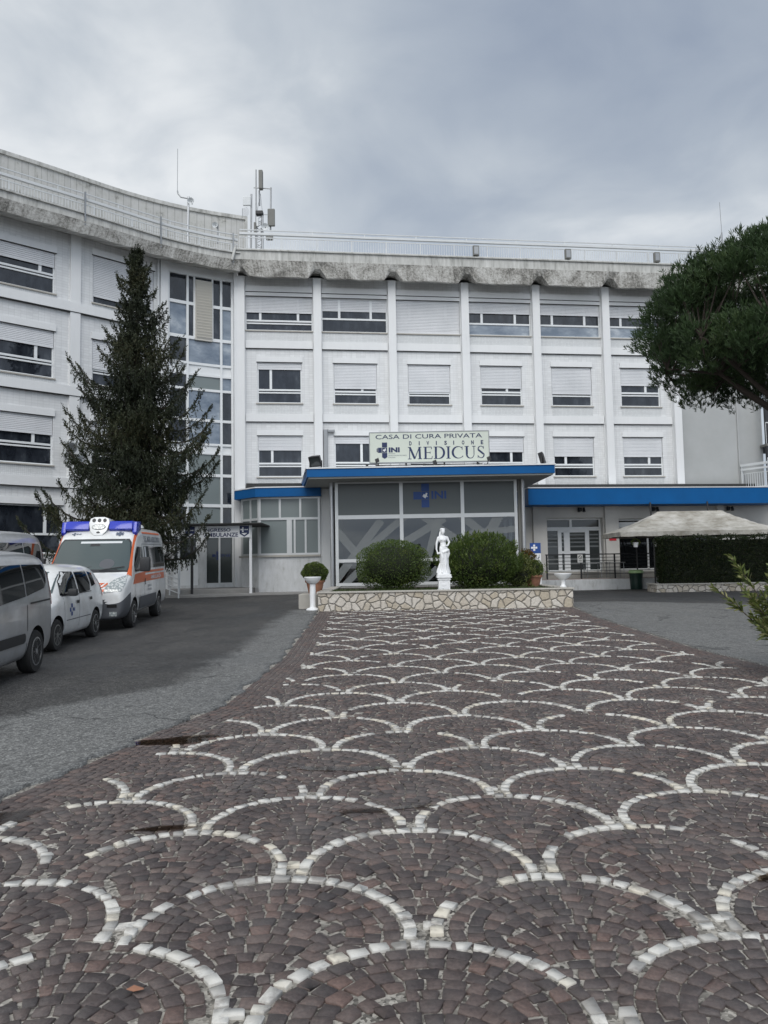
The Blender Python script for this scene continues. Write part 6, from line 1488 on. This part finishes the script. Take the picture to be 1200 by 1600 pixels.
for sg in (-1, 1):
    vs_ = []; cl = [(2.02, .93, 1.30), (1.82, .94, 1.50), (1.60, .93, 1.72), (1.38, .91, 1.95), (1.18, .89, 2.14), (1.0, .89, 2.26), (.84, .90, 2.345), (.76, .90, 2.36)]
    m_ = MB()
    for i, c_ in enumerate(cl):
        w_ = .075-.006*i; t_ = Vector(cl[min(i+1, 7)])-Vector(cl[max(i-1, 0)]); t_.normalize(); sd_ = Vector((t_.z, 0, -t_.x)).normalized()
        for q in (-1, -.33, .33, 1):
            h_, nn, _, _ = bv.find_nearest(Vector((c_[0], sg*(c_[1]+.02), c_[2]))+Vector((sd_.x, -sg*sd_.x*.6, sd_.z))*w_*q); vs_.append(m_.pt(h_+nn*.008))
    for i in range(7):
        for k in range(3): m_.face((vs_[i*4+k], vs_[i*4+k+1], vs_[i*4+k+5], vs_[i*4+k+4]))
    m_.build('orange_band', 'orange_film', T, world=False, smooth=True)
patch(T, bv, [(-.62, .925), (.55, .925), (.55, .985), (-.62, .985)], 'F', 'orange_band', 'orange_film', .006, 6)
V_, F_ = text_geo('AMBULANZA', 1.16, .11, bold=.03, shear=.3); patch(T, bv, None, 'F', 'lettering', 'orange_film', .008, text=([(x-.56, z+1.015) for x, z in V_], F_))
for ax in ('L', 'Rr'):
    sg = -1 if ax == 'L' else 1
    def tx(t_, w_, h_, x0, z0, mat, **kw):
        V_, F_ = text_geo(t_, w_, h_, **kw); patch(T, bv, None, ax, 'lettering', mat, .010, text=([(x0+sg*x, z0+z) for x, z in V_], F_))
    tx('DEL. MOB. di SOCCORSO', 2.1, .15, .25 if ax == 'L' else -1.85, 2.12, 'text_grey', bold=.01); tx('AMBULANZA', 1.5, .10, -.2 if ax == 'L' else -1.7, 1.115, 'white_paint', bold=.02)
    tx('SERVIZIO', .5, .06, .2 if ax == 'L' else -.3, .92, 'text_grey'); tx('EMERGENZA', .5, .06, .2 if ax == 'L' else -.3, .82, 'text_grey')
both(T, bv, [(1.22, .42), (-.92, .42), (-.92, .72), (1.22, .72)], 'side_moulding', 'bumper_grey', off=.02)
both(T, bv, [[(.60, .40), (.588, .40), (.588, 2.06), (.60, 2.06)], [(1.69, .75), (1.678, .75), (1.64, 1.3), (1.652, 1.3)], [(-.95, .40), (-.962, .40), (-.962, 2.06), (-.95, 2.06)], [(.60, 2.05), (-2.6, 2.05), (-2.6, 2.062), (.60, 2.062)]], 'door_gap', 'bumper_grey', off=.004)
both(T, bv, [(.60, 1.00), (.52, 1.00), (.52, 1.16), (.60, 1.16)], 'door_handle', 'plastic_dark', off=.02, cuts=1)
for sg in (-1, 1): patch(T, bv, [(sg*.52, .90), (sg*.90, .93), (sg*.955, 1.10), (sg*.93, 1.30), (sg*.70, 1.20), (sg*.56, 1.06)], 'F', 'headlight', 'headlight_lens', .012)
patch(T, bv, [(-.42, .74), (.42, .74), (.42, .88), (-.42, .88)], 'F', 'grille', 'plastic_dark', .008); patch(T, bv, [(-.5, .40), (.5, .40), (.5, .60), (-.5, .60)], 'F', 'grille', 'arch_black', .008)
for sg in (-1, 1): patch(T, bv, [(sg*.6, .56), (sg*.82, .56), (sg*.82, .63), (sg*.6, .63)], 'F', 'grille', 'arch_black', .010, 2); patch(T, bv, [(sg*.66, .36), (sg*.82, .36), (sg*.82, .46), (sg*.66, .46)], 'F', 'fog_lamp', 'headlight_lens', .010, 2)
patch(T, bv, [(-.26, .62), (.26, .62), (.26, .73), (-.26, .73)], 'F', 'number_plate', 'plate_white', .02, 2)
mirror_(T, 1.52, 1.10, 1.36, .16, .24, .36)
for wx in (1.75, -1.45):
    for sg in (-1, 1): wheel(T, wx, sg*.90, .345, .22, 6)
# light bar
for sg in (-1, 1):
    m_ = MB(); m_.prism([(.40, 2.44), (.96, 2.40), (1.02, 2.45), (.90, 2.65), (.42, 2.66)], .24 if sg > 0 else -.80, .80 if sg > 0 else -.24, axis='y'); lb_ = m_.build('light_bar', 'light_blue_lens', T, world=False, bevel=.02, smooth=True)
    m_ = MB(); m_.prism([(.40, 2.44), (.93, 2.28), (.99, 2.36), (.88, 2.63), (.42, 2.65)], .80 if sg > 0 else -.90, .90 if sg > 0 else -.80, axis='y'); m_.build('light_bar', 'light_blue_lens', T, world=False, bevel=.015, smooth=True)
    m_ = MB()
    for k in range(7): m_.tube((.93, sg*(.30+k*.07), 2.50), (.90, sg*(.30+k*.07), 2.60), .018)
    m_.build('lamp', 'headlight_lens', lb_, world=False)
m_ = MB()
for (a, b, c) in ((.0, 0, 0),):
    for i in range(1): pass
prof = [(-.25, 2.60), (-.22, 2.72), (-.12, 2.76), (.12, 2.76), (.22, 2.72), (.25, 2.60), (.20, 2.40), (.10, 2.28), (-.10, 2.28), (-.20, 2.40)]
A_1 = [m_.pt((.38, y, max(2.46, z-.02))) for y, z in prof]; B_1 = [m_.pt((1.10-(z-2.28)*.45, y*.98, z)) for y, z in prof]
m_.face(A_1[::-1]); m_.face(B_1)
for k in range(10): m_.face((A_1[k], A_1[(k+1) % 10], B_1[(k+1) % 10], B_1[k]))
pod = m_.build('light_pod', 'paint_white', T, world=False, bevel=.012, smooth=True)
def podp(y, z, o_=.006): return (1.10-(z-2.28)*.45+o_, y, z+o_*.3)
m_ = MB(); m_.poly([podp(.15*math.cos(2*math.pi*k/20), 2.50+.065*math.sin(2*math.pi*k/20), .012) for k in range(20)]); m_.build('lamp', 'headlight_lens', pod, world=False, fixn=False)
m_ = MB(); m_.poly([podp(.165*math.cos(2*math.pi*k/20), 2.50+.078*math.sin(2*math.pi*k/20), .006) for k in range(20)]); m_.poly([podp(.045*math.cos(2*math.pi*k/20), 2.36+.025*math.sin(2*math.pi*k/20), .006) for k in range(20)])
for q in (-.13, 0, .13): m_.poly([podp(q+.045*math.cos(2*math.pi*k/12), 2.67+.05*math.sin(2*math.pi*k/12), .006) for k in range(12)])
m_.build('lamp_bezel', 'plastic_dark', pod, world=False, fixn=False)
T.scale = (1, 1, .97)
# small marks on the roof front: star of life and cross
sl = []
for k in range(3):
    a = math.pi*k/3+math.pi/2; ca, sa = math.cos(a), math.sin(a); sl.append([(.52+ca*u-sa*v_, 2.31+(sa*u+ca*v_)*.55) for u, v_ in ((-.10, -.028), (.10, -.028), (.10, .028), (-.10, .028))])
patch(T, bv, sl, 'F', 'star_mark', 'text_grey', .010, 1)
q = .04; patch(T, bv, [[(-.56+a*q-q/2, 2.31+b*q*.6-q*.3), (-.56+a*q+q/2, 2.31+b*q*.6-q*.3), (-.56+a*q+q/2, 2.31+b*q*.6+q*.3), (-.56+a*q-q/2, 2.31+b*q*.6+q*.3)] for a, b in ((0, 0), (0, 1.1), (0, -1.1), (-1.1, 0))], 'F', 'logo', 'text_grey', .010, 0)
V_, F_ = text_geo('INI', .12, .035, bold=.03); patch(T, bv, None, 'F', 'logo', 'text_grey', .010, text=([(x-.52, z+2.295) for x, z in V_], F_))
m_ = MB(); m_.lathe([(.26, 0), (.24, .07), (.15, .11), (.02, .12)], (-.9, .45, 2.52), n=24); o3 = m_.build('roof_vent', 'paint_white', T, world=False, smooth=True)
# steering wheel and seats are only hinted behind the dull glass
# ---------- small white car
T = place('small_car', (-6.04, 14.21), (.07, -.997), 1.15, .78, 'small white five door hatchback parked between the silver van and the ambulance', 'car')
st = [Sx(1.84, .35, .62, .58), Sx(1.88, .24, .70, .70), Sx(1.80, .20, .80, .77), Sx(1.5, .19, .93, .80), Sx(1.14, .19, 1.02, .815, .88, .76), Sx(.82, .19, 1.30, .82, .93, .70), Sx(.54, .19, 1.51, .82, .94, .68), Sx(.1, .19, 1.58, .82, .95, .69), Sx(-.8, .19, 1.59, .82, .97, .69), Sx(-1.42, .20, 1.55, .81, 1.0, .67), Sx(-1.66, .23, 1.40, .80, 1.0, .67), Sx(-1.77, .27, 1.02, .77), Sx(-1.77, .34, .80, .62)]
o, bv = vehicle_body(T, st, (1.15, -1.15), .29, ('paint_white',), lambda i, k: 0, .74)
patch(T, bv, [(-.66, 1.04), (.66, 1.04), (.60, 1.43), (-.60, 1.43)], 'F', 'windscreen', 'windscreen_glass')
both(T, bv, [(.92, .99), (.0, .99), (.0, 1.42), (.46, 1.43), (.74, 1.25)], 'side_window', 'car_glass'); both(T, bv, [(-.08, .99), (-.78, 1.01), (-.86, 1.16), (-.80, 1.41), (-.08, 1.41)], 'side_window', 'car_glass')
both(T, bv, [(-.93, 1.08), (-1.22, 1.12), (-1.18, 1.36), (-.90, 1.40)], 'quarter_window', 'car_glass')
both(T, bv, [[(.88, .972), (-.85, .985), (-.85, 1.0), (.88, .987)]], 'window_trim', 'plastic_dark', off=.008)
both(T, bv, [[(.16, .80), (.00, .80), (.00, .86), (.16, .86)]], 'door_handle', 'plastic_dark', off=.016, cuts=1); both(T, bv, [[(-.66, .82), (-.82, .82), (-.82, .88), (-.66, .88)]], 'door_handle', 'plastic_dark', off=.016, cuts=1)
both(T, bv, [[(.70, .505), (-.78, .505), (-.78, .52), (.70, .52)], [(-.035, .25), (-.047, .25), (-.047, .98), (-.035, .98)], [(.78, .35), (.768, .35), (.83, .95), (.842, .95)]], 'door_gap', 'bumper_grey', off=.003)
both(T, bv, [[(-1.60, .85), (-1.72, .85), (-1.64, 1.22), (-1.52, 1.22)]], 'tail_light', 'tail_red', off=.008)
for ax in ('L',):
    q = .075; zz_ = .70; xx = .42
    patch(T, bv, [[(xx+a*q*1.05-q/2, zz_+b*q*1.05-q/2), (xx+a*q*1.05+q/2, zz_+b*q*1.05-q/2), (xx+a*q*1.05+q/2, zz_+b*q*1.05+q/2), (xx+a*q*1.05-q/2, zz_+b*q*1.05+q/2)] for a, b in ((0, 1), (0, -1), (1, 0))], 'L', 'logo', 'logo_blue', .006, 0)
    V_, F_ = text_geo('INI', .12, .07, bold=.03); patch(T, bv, None, 'L', 'logo', 'logo_blue', .006, text=([(xx-.05-x, z+zz_-.035) for x, z in V_], F_))
for sg in (-1, 1): patch(T, bv, [(sg*.42, .66), (sg*.72, .68), (sg*.74, .80), (sg*.52, .80)], 'F', 'headlight', 'headlight_lens', .010)
patch(T, bv, [(-.3, .36), (.3, .36), (.3, .50), (-.3, .50)], 'F', 'grille', 'plastic_dark', .008)
mirror_(T, .68, .84, .97, .13, .17, .14)
for wx in (1.15, -1.15):
    for sg in (-1, 1): wheel(T, wx, sg*.72, .29, .17, 7 if wx < 0 else 9, 'rim_alloy' if wx < 0 else 'dark_box')
# ---------- silver vans
def silver_van(T, h, mat, wr=.32, style=5):
    k = h/1.85
    st = [Sx(2.20, .36, .70, .70), Sx(2.25, .26, .82, .82), Sx(2.15, .22, .95, .88), Sx(1.8, .21, 1.06, .905), Sx(1.45, .21, 1.16, .915, 1.02, .86), Sx(1.0, .21, 1.50*k, .92, 1.08, .81), Sx(.62, .21, 1.76*k, .92, 1.10, .80), Sx(.2, .21, 1.84*k, .92, 1.12, .81), Sx(-1.0, .21, 1.86*k, .92, 1.16, .81), Sx(-1.85, .22, 1.84*k, .915, 1.2, .81), Sx(-2.08, .24, 1.78*k, .90, 1.2, .80), Sx(-2.15, .30, 1.55*k, .86, 1.1, .72), Sx(-2.15, .40, 1.3*k, .78, 1.0, .66)]
    o, bv = vehicle_body(T, st, (1.38, -1.37), wr, (mat,), lambda i, kk: 0, .83)
    z0, z1 = 1.16*k, 1.60*k
    both(T, bv, [(1.10, 1.10*k), (.30, 1.08*k), (.30, z1+.02), (.62, z1), (.92, 1.38*k)], 'side_window', 'car_glass')
    both(T, bv, [(.24, 1.08*k), (-.92, 1.16*k), (-.92, z1+.02), (.24, z1+.02)], 'side_window', 'car_glass')
    both(T, bv, [(-.97, 1.165*k), (-1.75, 1.25*k), (-1.86, 1.33*k), (-1.90, 1.45*k), (-1.88, z1-.03), (-1.82, z1+.01), (-.97, z1+.02)], 'side_window', 'car_glass')
    patch(T, bv, [(-.70, 1.2*k), (.70, 1.2*k), (.62, 1.66*k), (-.62, 1.66*k)], 'F', 'windscreen', 'windscreen_glass')
    both(T, bv, [[(.85, .50), (-.80, .50), (-.86, .53), (-.86, .60), (-.82, .64), (.85, .64)]], 'side_moulding', 'plastic_dark', off=.018)
    both(T, bv, [[(-1.08, 1.04), (-2.02, 1.05), (-2.02, 1.075), (-1.08, 1.065)]], 'door_rail', 'plastic_dark', off=.006)
    both(T, bv, [[(.29, .4), (.275, .4), (.275, 1.1), (.29, 1.1)], [(-.95, .66), (-.965, .66), (-.965, 1.04), (-.95, 1.04)], [(-.95, .24), (-.965, .24), (-.965, .49), (-.95, .49)]], 'door_gap', 'arch_black', off=.003)
    for xx in (.38, .16): both(T, bv, [[(xx+.035*math.cos(a), .92+.10*math.sin(a)) for a in [2*math.pi*j/12 for j in range(12)]]], 'door_handle', 'plastic_dark', off=.014, cuts=1)
    both(T, bv, [[(-2.00, .98), (-2.12, .98), (-2.12, 1.50*k), (-2.05, 1.50*k)]], 'tail_light', 'tail_red', off=.012)
    for sg in (-1, 1): patch(T, bv, [(sg*.5, .72), (sg*.82, .76), (sg*.85, .95), (sg*.6, .93)], 'F', 'headlight', 'headlight_lens', .010)
    patch(T, bv, [(-.4, .45), (.4, .45), (.4, .66), (-.4, .66)], 'F', 'grille', 'plastic_dark', .008)
    mirror_(T, 1.0, .95, 1.08, .14, .18, .22)
    for wx in (1.38, -1.37):
        for sg in (-1, 1): wheel(T, wx, sg*.81, wr, .20, style)
T = place('parked_van', (-5.25, 11.67), (.10, -.995), -1.37, .91, 'silver passenger van with dark side windows, cut off by the left edge'); silver_van(T, 1.85, 'paint_silver')
T = place('parked_van', (-8.12, 17.9), (.04, -.999), -1.37, .91, 'taller pale silver van behind, only its roof and top window visible over the nearer van'); silver_van(T, 2.33, 'paint_silver_light')
